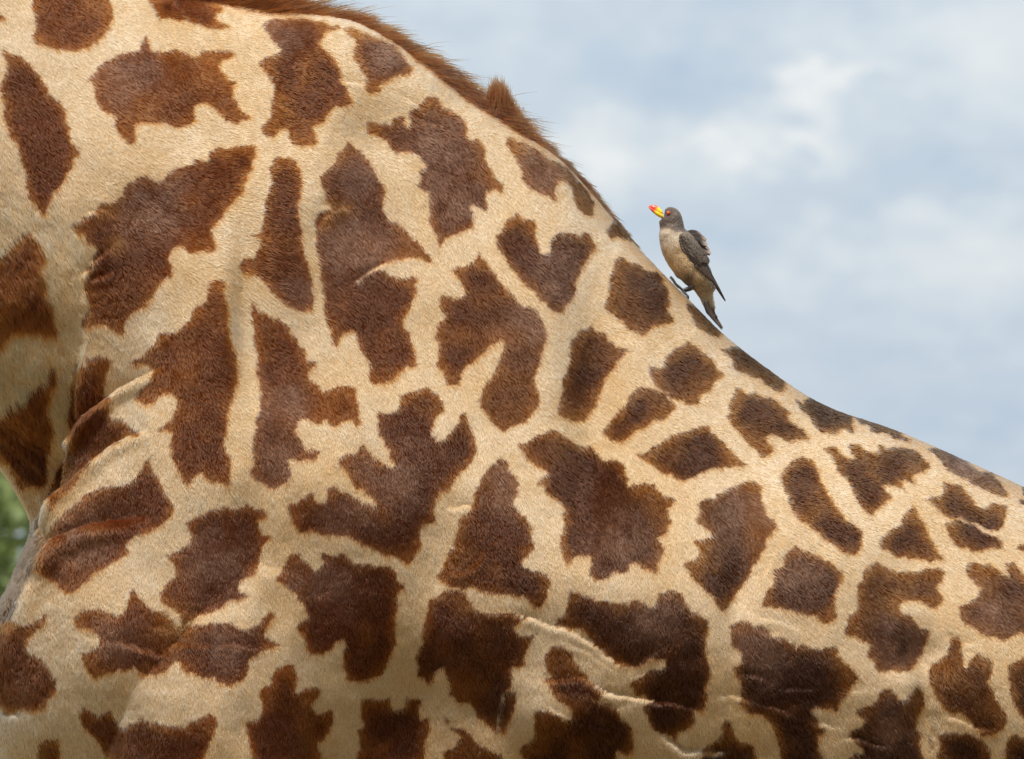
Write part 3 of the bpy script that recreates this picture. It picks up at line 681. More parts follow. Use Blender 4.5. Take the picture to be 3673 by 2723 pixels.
def pelt(px, py):
    """colour of the coat at pattern position"""
    wx = vnoise(px, py, 46, 1) * 5 + vnoise(px, py, 17, 2) * 4.5 + vnoise(px, py, 8, 3) * 2.5
    wy = vnoise(px, py, 46, 4) * 5 + vnoise(px, py, 19, 5) * 6 + vnoise(px, py, 8, 6) * 3
    m = grid(MASK1, px + wx, py + wy)
    inn = grid(INNER, px + wx, py + wy)
    off = (px < -45) | (px > 3718) | (py < -45) | (py > 2768)
    if off.any():
        m[off], inn[off] = far_pattern(px[off] + wx[off] * 2, py[off] + wy[off] * 2)
    m = sstep(0.25, 0.75, m)[:, None]
    core = np.clip(sstep(0.45, 1.0, inn) + 0.5 * vnoise(px, py, 170, 7) + 0.4 * vnoise(px, py, 70, 8) - 0.05, 0, 1)[:, None]
    right = sstep(700, 2600, px)[:, None]
    edge = np.array([0.22, 0.06, 0.008]) * (1 - right) + np.array([0.185, 0.06, 0.0095]) * right
    mid = np.array([0.092, 0.0205, 0.003]) * (1 - right) + np.array([0.045, 0.012, 0.0024]) * right
    dark = edge * (1 - core) + mid * core
    dark = dark * (1 + 0.18 * vnoise(px, py, 240, 9)[:, None])
    v = (0.5 + 0.5 * vnoise(px, py, 170, 10) * 0.8 + 0.2 * vnoise(px, py, 50, 11))[:, None]
    tan = np.array([0.70, 0.44, 0.208]) * (1 - v) + np.array([0.79, 0.57, 0.35]) * v
    # golden saddle along the spine behind the withers
    gx = np.interp(px, [1500, 1850, 2060, 2285, 2470, 2640, 2929, 3209, 3673], [230, 470, 600, 875, 1065, 1230, 1430, 1532, 1750])
    gold = (np.exp(-np.clip(py - gx, 0, None) / 60.0) * sstep(1500, 1900, px))[:, None]
    tan = tan * (1 - 0.75 * gold) + np.array([0.42, 0.22, 0.07]) * 0.75 * gold
    sp = (np.exp(-np.clip(py - gx, 0, None) / 90.0) * sstep(1750, 2150, px))[:, None]     # darkest along the back
    dark = dark * (1 - 0.8 * sp) + np.array([0.016, 0.0045, 0.0011]) * 0.8 * sp
    tan = tan * (1 - 0.05 * sstep(420, 120, px) * sstep(700, 1000, py) * sstep(2300, 1900, py))[:, None]
    wm = (sstep(520, 200, px) * sstep(600, 950, py) * sstep(2300, 1950, py))[:, None]
    tan = tan * (1 - wm * (1 - np.array([1.06, 0.96, 0.80])))  # left neck tan tinted warmer to offset the bluish sky fill
    # pale sheen painted into the colour on the fullest parts of the patches
    sheen = np.zeros(len(px))
    for cx, cy, r_ in SHEEN_SPOTS:
        sheen = np.maximum(sheen, np.exp(-((px - cx) ** 2 + (py - cy) ** 2) / r_ ** 2))
    sheen = np.clip(sheen * (0.62 + 0.45 * vnoise(px, py, 55, 4) + 0.3 * vnoise(px, py, 20, 7)), 0, 0.62)[:, None]
    dark = dark * (1 - sheen) + np.array([0.2, 0.095, 0.055]) * sheen
    # ochre, half grown hair in the old wounds
    for cx, cy, r_ in ((415, 870, 34), (380, 745, 34), (1180, 750, 40), (1240, 745, 28), (1165, 800, 26), (2490, 1965, 40), (625, 2240, 70), (2500, 2000, 30), (3215, 2165, 45)):
        w = (np.exp(-((px - cx) ** 2 + (py - cy) ** 2) / r_ ** 2) * 0.6)[:, None]
        dark = dark * (1 - w) + np.array([0.30, 0.115, 0.024]) * w
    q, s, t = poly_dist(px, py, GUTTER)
    st = (sstep(-4, 8, q * s) * sstep(1840, 1930, py))[:, None]  # chest strip left of the gutter, coloured dark for the shade on it
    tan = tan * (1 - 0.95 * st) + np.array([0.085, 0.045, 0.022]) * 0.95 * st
    c = tan * (1 - m) + dark * m
    jx, jy = px + 4 * vnoise(px, py, 22, 1), py + 4 * vnoise(px, py, 20, 2)
    for hw, rgb, P in SCARS_CREASES:
        q, s, t = poly_dist(jx, jy, P)
        w = (np.exp(-(q / hw) ** 2) * np.clip(0.5 + 0.6 * vnoise(px, py, 18, 5), 0, 1))[:, None]
        c = c * (1 - w) + np.array(rgb) * w
    return c, m[:, 0]


# ------------------------------------------------------------------ giraffe body
def px_ring(D, V, w, y_top=0.78):
    return (*D, *V, w, y_top)


RINGS = [  # dorsal point, ventral point (photo pixels, many beyond the frame), half width in metres, narrowness of the crest
    ((-2350, -4300), (-2750, -3900), .075, .9), ((-1900, -3300), (-2500, -2950), .10, .9), ((-1300, -2150), (-2050, -1750), .13, .86),
    ((-700, -1150), (-1550, -700), .17, .82), ((-100, -430), (-950, 300), .215, .78), ((450, -60), (-420, 1080), .25, .74), ((850, 18), (-60, 1590), .275, .70),
    ((1100, 50), (70, 1790), .29, .68), ((1300, 92), (112, 1900), .305, .66), ((1500, 212), (40, 2090), .325, .64), ((1680, 357), (-70, 2380), .345, .62),
    ((1850, 469), (60, 2820), .36, .62), ((2030, 592), (560, 3150), .37, .63), ((2280, 879), (1300, 3300), .375, .66), ((2480, 1087), (1950, 3380), .38, .68),
    ((2640, 1239), (2400, 3430), .385, .70), ((2929, 1441), (2850, 3480), .385, .73), ((3209, 1544), (3250, 3500), .375, .75), ((3469, 1657), (3600, 3480), .36, .77),
    ((3800, 1815), (3950, 3420), .335, .8), ((4200, 2060), (4300, 3330), .29, .82), ((4550, 2400), (4560, 3150), .21, .85), ((4690, 2640), (4660, 2950), .1, .9)]


def body_solid():
    ctl = np.array([(D[0], D[1], V[0], V[1], w, t) for D, V, w, t in RINGS])
    st = catmull(ctl, 150)
    m = 72
    th = np.linspace(0, 2 * np.pi, m, endpoint=False)
    rings = np.zeros((len(st), m, 3))
    for i, (dx, dy, vx, vy, w, t) in enumerate(st):
        Dx, Dz = unproj(dx, dy, 0)
        Vx, Vz = unproj(vx, vy, 0)
        c = (1 - np.cos(th)) / 2
        s = np.sin(th)
        prof = t + (1 - t) * sstep(0.0, 0.55, c)
        y = w * np.sign(s) * np.abs(s) ** 0.8 * prof
        rings[i, :, 0] = Dx + (Vx - Dx) * c
        rings[i, :, 1] = y
        rings[i, :, 2] = Dz + (Vz - Dz) * c
    parts = [ring_loft(rings)]
    # head, off to the upper left
    hx, hz = unproj(-2560, -4120, 0)
    P = catmull([(hx + .06, 0, hz - .06), (hx - .04, 0, hz + .06), (hx - .2, 0, hz + .02), (hx - .4, 0, hz - .12), (hx - .56, 0, hz - .24), (hx - .62, 0, hz - .29)], 22)
    parts.append(tube(P, np.interp(np.linspace(0, 1, 22), [0, .2, .4, .7, .92, 1], [.09, .125, .12, .085, .075, .04]), 20))
    for s in (-1, 1):
        parts.append(tube(catmull([(hx - .08, s * .05, hz + .12), (hx - .05, s * .065, hz + .2), (hx - .03, s * .07, hz + .3)], 8), [.03, .026, .022, .02, .02, .022, .026, .02], 10))
        parts.append(tube(catmull([(hx, s * .08, hz + .08), (hx + .03, s * .17, hz + .12), (hx + .04, s * .25, hz + .13)], 8), [.025, .035, .045, .048, .044, .034, .022, .008], 10))
    # legs and tail, below and right of the frame
    for s in (-1, 1):
        fx = -0.52 - 0.07 * s
        parts.append(tube(catmull([(fx + .12, s * .2, 2.05), (fx, s * .22, 1.6), (fx + .02, s * .2, 1.3), (fx, s * .18, .82), (fx, s * .18, .42), (fx - .03, s * .18, .12), (fx - .06, s * .18, .0)], 40),
                          np.interp(np.linspace(0, 1, 40), [0, .2, .35, .5, .62, .75, .9, 1], [.17, .17, .115, .085, .085, .052, .068, .085]), 18))
        bx = 1.05 - 0.1 * s
        parts.append(tube(catmull([(bx - .05, s * .19, 1.85), (bx - .03, s * .22, 1.45), (bx - .1, s * .2, 1.1), (bx + .06, s * .18, .72), (bx + .05, s * .18, .38), (bx - .01, s * .18, .1), (bx - .04, s * .18, .0)], 40),
                          np.interp(np.linspace(0, 1, 40), [0, .18, .35, .5, .62, .75, .9, 1], [.23, .22, .14, .09, .075, .05, .066, .085]), 18))
    tx, tz = unproj(4640, 2560, 0)
    parts.append(tube(catmull([(tx - .08, 0, tz), (tx + .03, 0, tz - .1), (tx + .06, 0, tz - .5), (tx + .05, 0, tz - .9)], 16), np.linspace(.045, .016, 16), 10))
    V, F = merge(parts)
    me = mesh_from('raw', V, F)
    o = bpy.data.objects.new('raw', me)
    COL.objects.link(o)
    rm = o.modifiers.new('remesh', 'REMESH')
    rm.mode = 'VOXEL'
    rm.voxel_size = 0.0075
    sm = o.modifiers.new('smooth', 'SMOOTH')
    sm.factor = 0.5
    sm.iterations = 6
    dg = bpy.context.evaluated_depsgraph_get()
    dg.update()
    out = bpy.data.meshes.new_from_object(o.evaluated_get(dg))
    bpy.data.objects.remove(o)
    bpy.data.meshes.remove(me)
    return out


def co_of(me):
    a = np.empty(len(me.vertices) * 3, np.float32)
    me.vertices.foreach_get('co', a)
    return a.reshape(-1, 3).astype(float)


def no_of(me):
    a = np.empty(len(me.vertices) * 3, np.float32)
    me.vertex_normals.foreach_get('vector', a)
    return a.reshape(-1, 3).astype(float)


def subdivide_near(me):
    bm = bmesh.new()
    bm.from_mesh(me)
    for _ in range(1):
        es = set()
        for f in bm.faces:
            c = f.calc_center_median()
            if abs(c.x) < 0.84 and 1.7 < c.z < 3.0 and f.normal.y < 0.25:
                es.update(f.edges)
        bmesh.ops.subdivide_edges(bm, edges=list(es), cuts=1, use_grid_fill=True)
    bm.normal_update()
    bm.to_mesh(me)
    bm.free()


CREASES = [  # depth in mm, reach of the upper roll and of the lower lip in px, points
    (30, 60, 26, [(245, 1560), (270, 1520), (300, 1482), (340, 1450), (375, 1415), (410, 1388), (500, 1340), (590, 1310)]),
    (34, 75, 26, [(150, 1870), (175, 1835), (205, 1795), (245, 1752), (295, 1688), (345, 1636), (395, 1592), (460, 1560), (540, 1540)]),
    (20, 70, 40, [(150, 1985), (200, 1932), (280, 1890), (350, 1872), (425, 1865), (560, 1850)]),
    (5, 30, 14, [(1240, 1025), (1300, 985), (1350, 960), (1425, 928), (1520, 920)]),
    (4, 16, 10, [(1070, 2137), (1140, 2125), (1215, 2112)]),
    (10, 40, 22, [(1600, 2052), (1670, 2042), (1710, 2012), (1745, 1965)]),
    (9, 34, 16, [(1720, 2185), (1850, 2202), (1910, 2217), (1980, 2247), (2060, 2267), (2120, 2307), (2170, 2347), (2215, 2375), (2280, 2380), (2320, 2350), (2370, 2325)]),
    (6, 20, 12, [(2000, 2290), (2060, 2310), (2120, 2345), (2200, 2400), (2280, 2412), (2360, 2400)]),
    (12, 34, 18, [(1930, 2437), (2025, 2432), (2090, 2427), (2130, 2452), (2190, 2487), (2260, 2502), (2325, 2515), (2400, 2522), (2460, 2532), (2540, 2545)]),
    (8, 24, 12, [(1950, 2527), (2000, 2547), (2050, 2572), (2100, 2597), (2200, 2612)]),
    (5, 18, 10, [(2080, 2478), (2150, 2515), (2220, 2535), (2290, 2530)]),
    (15, 30, 22, [(2350, 2622), (2380, 2645), (2410, 2677), (2455, 2715), (2500, 2704), (2560, 2700), (2620, 2712)]),
    (7, 28, 12, [(2530, 2492), (2649, 2497), (2734, 2522), (2799, 2542), (2880, 2585)]),
    (5, 20, 12, [(2640, 2415), (2700, 2420), (2770, 2440)]),
    (6, 22, 12, [(2880, 2570), (2929, 2592), (2989, 2612), (3050, 2607)]),
    (6, 26, 14, [(2690, 2212), (2769, 2227), (2829, 2247), (2890, 2275)]),
    (5, 22, 14, [(2640, 2250), (2720, 2262), (2800, 2290)]),
    (8, 26, 14, [(3010, 2640), (3080, 2650), (3140, 2680), (3200, 2690)]),
    (5, 20, 12, [(3380, 2560), (3440, 2570), (3520, 2610), (3600, 2620)]),
    (6, 20, 12, [(3395, 2265), (3430, 2280), (3500, 2310)]),
    (6, 24, 14, [(1120, 242), (1165, 258), (1210, 280), (1260, 292), (1330, 306)]),
    (4, 14, 10, [(1380, 402), (1410, 396), (1450, 392)]),
    (5, 18, 10, [(1470, 400), (1520, 425), (1570, 445), (1620, 470)]),
    (5, 16, 12, [(1540, 245), (1600, 290), (1660, 330), (1730, 392)]),
    (7, 30, 16, [(340, 2270), (430, 2282), (520, 2292), (600, 2322), (680, 2330), (800, 2325), (980, 2312)]),
    (4, 20, 10, [(560, 2232), (640, 2240), (700, 2236), (780, 2215)]),
    (5, 16, 10, [(530, 0), (560, 60), (575, 85)]), (6, 16, 10, [(615, -10), (640, 30), (672, 75)]),
    (6, 22, 14, [(270, 1000), (330, 930), (390, 880), (420, 850)]), (6, 22, 14, [(300, 760), (370, 740), (420, 775)]), (7, 26, 14, [(310, 1005), (370, 985), (400, 960)]),
    (8, 30, 18, [(0, 2545), (40, 2562), (82, 2548)]),
    (5, 22, 12, [(1120, 745), (1180, 752), (1240, 748), (1290, 735)]), (5, 18, 10, [(1125, 830), (1150, 790), (1200, 765)]),
    (5, 20, 12, [(1430, 330), (1500, 365), (1545, 400)]), (4, 16, 10, [(1880, 540), (1960, 585), (2020, 640)]),
    (5, 22, 12, [(1600, 1810), (1660, 1815), (1720, 1812)]),
    (5, 20, 10, [(2790, 2470), (2860, 2460), (2930, 2470)]),
]
HOLLOWS = [  # mm, cx, cy, rx, ry : soft dents and swellings of muscle under the skin
    (-34, 1440, 2560, 190, 330), (-16, 3335, 2560, 55, 230), (-14, 3300, 2330, 160, 90), (34, 560, 2380, 380, 420), (16, 900, 1700, 330, 260), (-10, 1120, 1280, 120, 420),
    (-9, 330, 1100, 160, 300), (12, 2350, 2080, 420, 260), (-12, 1730, 2560, 120, 160), (-9, 1330, 480, 160, 120), (10, 1150, 700, 160, 260), (-10, 960, 1450, 70, 330), (-14, 2120, 1520, 90, 420),
    (12, 2900, 2000, 260, 260), (-12, 2650, 2100, 60, 200), (10, 1950, 1100, 160, 260), (-8, 640, 760, 200, 140), (-12, 1580, 2000, 90, 240), (14, 2050, 2560, 240, 130), (-14, 880, 1150, 60, 300)]
GUTTER = [(330, 1080), (300, 1180), (282, 1290), (258, 1420), (250, 1540), (222, 1650), (190, 1770), (172, 1850), (160, 1930), (150, 1997), (118, 2047), (90, 2097), (65, 2157), (45, 2222), (20, 2277), (-10, 2345), (-60, 2450)]


def relief(px, py):
    d = np.zeros(len(px))
    for mm, cx, cy, rx, ry in HOLLOWS:
        d += 1.5 * mm * np.exp(-((px - cx) / rx) ** 2 - ((py - cy) / ry) ** 2)
    jx, jy = px + 5 * vnoise(px, py, 40, 2) + 2.5 * vnoise(px, py, 14, 8), py + 6 * vnoise(px, py, 36, 6) + 3 * vnoise(px, py, 15, 9)
    for mm, up, lip, P in CREASES:
        q, s, t = poly_dist(px, py, P) if mm >= 20 else poly_dist(jx, jy, P)
        fade = np.clip(np.minimum(t, 1 - t) * 5, 0, 1)
        if mm >= 20:
            fade = np.clip((1 - t) * 2.2, 0, 1)
        mm_ = mm
        mm = mm if mm >= 20 else mm * (0.55 + 0.4 * vnoise(px, py, 70, 3))
        below = -mm * 0.8 * np.exp(-q / 6.0) + (0.38 if mm_ >= 20 else 0.2) * mm * np.exp(-((q - lip) / (0.9 * lip)) ** 2)
        above = -mm * 0.8 * np.exp(-q / up)
        d += np.where(s > 0, below, above) * fade
    q, s, t = poly_dist(px, py, GUTTER)
    dep = np.interp(py, [1080, 1300, 1600, 1800, 1950, 2500], [0, 16, 52, 82, 62, 40])
    d += np.where(s > 0, -dep * (1 - np.exp(-q / 14.0)) * np.exp(-(q / 420.0) ** 2), 0.0)
    d += np.where(s < 0, dep * 0.12 * np.exp(-((q - 40) / 40) ** 2), 0)
    d -= 36.0 * sstep(2250, 2950, py) * sstep(850, 1350, px)
    d += 4.5 * vnoise(px, py, 260, 1) + 1.8 * vnoise(px, py, 110, 3) + 0.5 * vnoise(px, py, 44, 5)
    # fine wrinkles of the belly skin
    bel = sstep(2150, 2500, py) * sstep(1650, 2000, px) * (1 - sstep(3000, 3400, px))
    d += bel * 0.8 * vnoise(px * 0.16 + 9, py + 0.12 * px, 34, 8)
    fl = sstep(0, 220, px - 2550) * (1 - sstep(100, 350, px - 2800)) * np.exp(-((py - 1990) / 140) ** 2)
    d += fl * 1.2 * vnoise(px * 1.0 + py * 0.5, py * 0.2, 18, 9)
    return d / 1000.0


giraffe = empty('giraffe', (0, 0, 0))
tag(giraffe, 'tan giraffe with jagged brown patches, side on, a bird on its sloping back', 'giraffe')
body_me = body_solid()
subdivide_near(body_me)
co, no = co_of(body_me), no_of(body_me)
px, py = flat(co)
wgt = sstep(0.0, 0.45, -no[:, 1]) * ((px > -400) & (px < 4100) & (py > -400) & (py < 3100))
sel = wgt > 0
co[sel] += no[sel] * (relief(px[sel], py[sel]) * wgt[sel])[:, None]
body_me.vertices.foreach_set('co', co.astype(np.float32).ravel())
body_me.polygons.foreach_set('use_smooth', [True] * len(body_me.polygons))
body_me.update()
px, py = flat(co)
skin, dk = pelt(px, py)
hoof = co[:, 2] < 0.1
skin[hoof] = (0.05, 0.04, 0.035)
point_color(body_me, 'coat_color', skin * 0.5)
body_me.name = 'giraffe_body'
M_SKIN = attr_mat('giraffe_skin', 'coat_color', 0.85, 0.03, 420.0, 0.25, 0.4)
body_me.materials.clear()
body = add_obj('body', body_me, giraffe, M_SKIN)


# ------------------------------------------------------------------ coat: short hairs on the side that faces the road
def surface_samples(me, count, keep, seed):
    r = np.random.default_rng(seed)
    me.calc_loop_triangles()
    nt = len(me.loop_triangles)
    tri = np.empty(nt * 3, np.int32)
    me.loop_triangles.foreach_get('vertices', tri)
    tri = tri.reshape(-1, 3)
    P, N = co_of(me), no_of(me)
    a, b, c = P[tri[:, 0]], P[tri[:, 1]], P[tri[:, 2]]
    ar = np.linalg.norm(np.cross(b - a, c - a), axis=1) / 2
    w = ar * keep((a + b + c) / 3, N[tri].mean(1))
    cs = np.cumsum(w)
    k = np.searchsorted(cs, r.uniform(0, cs[-1], count))
    k = np.minimum(k, nt - 1)
    u, v = r.uniform(0, 1, count), r.uniform(0, 1, count)
    f = u + v > 1
    u[f], v[f] = 1 - u[f], 1 - v[f]
    w0 = (1 - u - v)[:, None]
    p = a[k] * w0 + b[k] * u[:, None] + c[k] * v[:, None]
    n = N[tri[k, 0]] * w0 + N[tri[k, 1]] * u[:, None] + N[tri[k, 2]] * v[:, None]
    n /= np.linalg.norm(n, axis=1)[:, None] + 1e-9
    return p, n


def make_coat(count):
    r = np.random.default_rng(21)

    def keep(c, n):
        x, y = flat(c)
        return ((x > -160) & (x < 3830) & (y > -160) & (y < 2880) & (n[:, 1] < 0.55)) * (1 - 0.65 * sstep(-0.62, -0.3, n[:, 1]) * sstep(1750, 1950, x) * sstep(0.2, 0.5, n[:, 2]))
    p, n = surface_samples(body_me, count, keep, 5)
    x, y = flat(p)
    a = lie(x, y) + 14 * vnoise(x, y, 34, 2) + 11 * vnoise(x, y, 13, 6) + r.normal(0, 9, count)
    a = np.radians(a)
    t = np.stack([np.cos(a), np.zeros(count), -np.sin(a)], 1)
    t -= n * (t * n).sum(1)[:, None]
    t /= np.linalg.norm(t, axis=1)[:, None] + 1e-9
    neck = sstep(500, 100, x) * sstep(600, 900, y) * sstep(1700, 1400, y)
    L = (0.0060 + 0.007 * neck) * r.uniform(0.7, 1.3, count) * (1 + 0.25 * vnoise(x, y, 28, 4))
    lift = np.clip(0.23 + 0.08 * vnoise(x, y, 22, 7) + 0.06 * vnoise(x, y, 10, 9) + r.normal(0, 0.07, count) + 0.1 * neck, 0.06, 0.9)
    lift *= 1 - 0.6 * sstep(-0.62, -0.3, n[:, 1]) * sstep(1750, 1950, x)
    pts = np.zeros((count, 4, 3), np.float32)
    for k, (s, h) in enumerate(((-.05, -.08), (0.3, 0.55), (0.68, 0.9), (1.0, 1.0))):
        pts[:, k] = p + t * (L * s)[:, None] + n * (L * lift * h)[:, None]
    rad = np.outer(r.uniform(0.8, 1.2, count), [0.00031, 0.00029, 0.00023, 0.00007])
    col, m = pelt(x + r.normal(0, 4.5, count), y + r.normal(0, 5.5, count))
    g = r.normal(1.0, 0.2, count) + 0.10 * vnoise(x, y, 15, 3)
    col = col * np.clip(g, 0.55, 1.5)[:, None]
    odd = r.uniform(0, 1, count) < 0.035
    col[odd & (m > 0.5)] = col[odd & (m > 0.5)] * 2.2 + 0.02
    o = hair_object('coat', pts, rad, np.clip(col, 0.0008, 0.92), hair_mat('coat_hair', 'fur_color', 0.24, 0.5), giraffe)
    tag(o, kind='stuff')


make_coat(700000)


# ------------------------------------------------------------------ mane
def make_mane():
    r = np.random.default_rng(3)
    line = np.array([(420, -70), (700, -5), (850, 18), (1000, 38), (1150, 58), (1300, 95), (1400, 140), (1500, 205), (1600, 285), (1680, 348), (1760, 405), (1850, 465), (1930, 515), (2030, 588), (2130, 690), (2200, 780), (2285, 880)], float)
    n = 34000
    t = r.beta(1.0, 1.25, n)
    L = np.concatenate([[0], np.cumsum(np.linalg.norm(np.diff(line, axis=0), axis=1))])
    s = t * L[-1]
    q = np.stack([np.interp(s, L, line[:, 0]), np.interp(s, L, line[:, 1])], 1)
    tn = np.stack([np.interp(s, L[:-1], np.diff(line[:, 0]) / np.diff(L)), np.interp(s, L[:-1], np.diff(line[:, 1]) / np.diff(L))], 1)
    tn /= np.linalg.norm(tn, axis=1)[:, None]
    y = r.normal(-0.012, 0.011, n)
    y = np.clip(y, -0.036, 0.02)
    drop = np.clip(-y - 0.004, 0, 1) * 0.85
    x0, z0 = unproj(q[:, 0], q[:, 1] + 3, y)
    root = np.stack([x0, y, z0 - drop], 1)
    T3 = np.stack([tn[:, 0], np.zeros(n), -tn[:, 1]], 1)
    U3 = np.stack([tn[:, 1], np.zeros(n), tn[:, 0]], 1)
    length = np.interp(q[:, 0], [400, 800, 1100, 1350, 1600, 1740, 1800, 1880, 1960, 2100, 2285], [.082, .074, .054, .036, .046, .052, .046, .034, .028, .018, .01])
    clump = 0.5 * vnoise(q[:, 0], y * 3000, 30, 2) + 0.4 * vnoise(q[:, 0], y * 6000, 11, 4)
    length = length * r.uniform(0.4, 1.15, n) * (1 + 0.5 * clump) * np.where(r.uniform(0, 1, n) < 0.05, 1.55, 1.0)
    up = np.interp(q[:, 0], [400, 900, 1200, 1450, 1700, 1850, 2100], [0.62, 0.5, 0.42, 0.5, 0.5, 0.42, 0.3]) + 0.34 * clump + r.normal(0, 0.12, n)
    out = np.stack([np.zeros(n), y * 12 + r.normal(0, .09, n), np.zeros(n)], 1)
    d0 = T3 * np.sqrt(np.clip(1 - up ** 2, .05, 1))[:, None] + U3 * up[:, None] + out
    d0 /= np.linalg.norm(d0, axis=1)[:, None]
    d1 = d0 * 0.6 + T3 * 0.6 - U3 * 0.08 + r.normal(0, .08, (n, 3))
    d1 /= np.linalg.norm(d1, axis=1)[:, None]
    pts = np.zeros((n, 5, 3))
    for k, f in enumerate((0, .25, .5, .75, 1)):
        pts[:, k] = root + length[:, None] * (d0 * f * (1 - 0.45 * f) + d1 * 0.45 * f * f)
    base = np.where(r.uniform(0, 1, n)[:, None] < 0.62, np.array([[0.14, 0.028, 0.0036]]), np.array([[0.014, 0.004, 0.0014]]))
    base = base * np.clip(1 + 0.9 * clump + r.normal(0, .25, n), .2, 2.3)[:, None]
    low = sstep(1780, 1950, q[:, 0])[:, None]
    base = base * (1 - low) + (np.array([0.07, 0.023, 0.007]) * r.uniform(.4, 1.5, n)[:, None]) * low
    # tuft at the end of the mane
    k = 5200
    bx = r.uniform(1712, 1856, k)
    bp = np.interp(bx, line[:, 0], line[:, 1]) + 6
    yy = r.normal(-0.008, 0.012, k)
    x1, z1 = unproj(bx, bp, yy)
    rt = np.stack([x1, yy, z1 - np.clip(-yy - .004, 0, 1) * .8], 1)
    u = np.clip((bx - 1712) / 144.0 + r.normal(0, .12, k), 0, 1)
    tx_, tz_ = unproj(np.interp(u, [0, .3, .55, 1], [1752, 1782, 1806, 1886]), np.interp(u, [0, .3, .55, 1], [335, 272, 322, 442]) + np.abs(r.normal(0, 48, k)) + 22 * vnoise(bx, yy * 4000, 13, 6), 0)
    tip = np.stack([tx_ + r.normal(0, .0055, k), yy * .6 + r.normal(0, .004, k), tz_], 1)
    ptt = np.zeros((k, 5, 3))
    for j, f in enumerate((0, .25, .5, .75, 1)):
        mid = rt * (1 - f) + tip * f
        ptt[:, j] = mid + np.array([0.007, 0, 0.002]) * math.sin(math.pi * f) + r.normal(0, .0012, (k, 3)) * f
    cl = 0.6 * vnoise(bx, yy * 5000, 16, 3)
    ct = np.array([0.085, 0.024, 0.006]) * np.clip(1 + cl + r.normal(0, .25, k), .25, 2.2)[:, None]
    pale = (r.uniform(0, 1, k) < 0.05 + 0.18 * (bx < 1775))[:, None]
    ct = np.where(pale, np.array([[0.3, 0.175, 0.085]]), ct)
    rad = np.outer(r.uniform(.8, 1.2, n), [.00042, .0004, .00034, .00024, .00007])
    rad2 = np.outer(r.uniform(.8, 1.2, k), [.00042, .0004, .00034, .00024, .00007])
    o = hair_object('mane', np.concatenate([pts, ptt]), np.concatenate([rad, rad2]), np.clip(np.concatenate([base, ct]), .0008, .9), hair_mat('mane_hair', 'fur_color', 0.28, 0.4, ior=1.3), giraffe)
    tag(o, kind='stuff')


make_mane()

# ------------------------------------------------------------------ the bird
BIRD_Y = -0.004


def bp(zx, zy, y=0.0):
    x, z = unproj(2200 + zx / 2.754, 650 + zy / 2.754, BIRD_Y)
    return np.array([x, BIRD_Y + y, z])


bird = empty('oxpecker', tuple(bp(650, 1060)))
tag(bird, 'small grey brown bird with yellow and red bill perched upright on the back', 'bird')


def to_bird(me, name, mat):
    return add_obj(name, me, bird, mat)


#          breast edge      back edge   half depth (fraction of half width)
BODY = [((502, 345), (512, 276), .25), ((497, 362), (560, 256), .42), ((478, 374), (622, 274), .78), ((458, 400), (664, 325), .95), ((462, 440), (684, 390), .95), ((464, 480), (700, 450), .95),
        ((455, 530), (742, 505), 1.0), ((462, 610), (800, 570), 1.0), ((488, 700), (850, 660), 1.0), ((530, 795), (900, 760), 1.0), ((585, 880), (945, 850), .98), ((650, 955), (980, 940), .95), ((722, 1018), (1000, 1010), .9),
        ((790, 1062), (1004, 1050), .8), ((832, 1110), (985, 1090), .62), ((862, 1165), (982, 1140), .45), ((888, 1225), (990, 1215), .3), ((912, 1285), (1005, 1285), .18), ((960, 1350), (1030, 1350), .12)]


def body_rings(n=64, m=40):
    ctl = np.array([(*a, *b, d) for a, b, d in BODY], float)
    st = catmull(ctl, n)
    th = np.linspace(0, 2 * np.pi, m, endpoint=False)
    R_ = np.zeros((n, m, 3))
    for i, (ax, ay, bx, by, d) in enumerate(st):
        A, B = bp(ax, ay), bp(bx, by)
        c, h = (A + B) / 2, (B - A) / 2
        hw = np.linalg.norm(h) * d
        R_[i] = c + np.outer(-np.cos(th), h) + np.outer(np.sin(th), [0, hw, 0])
    return R_


def bird_zoom(co):
    """body position -> drawing coordinates of the bird"""
    k = NEAR / (co[:, 1] + CAM_D)
    px = 1836.5 + co[:, 0] * k / S0
    py = 1361.5 - (CAM_Z + (co[:, 2] - CAM_Z) * k - MID_Z) / S0
    return (px - 2200) * 2.754, (py - 650) * 2.754


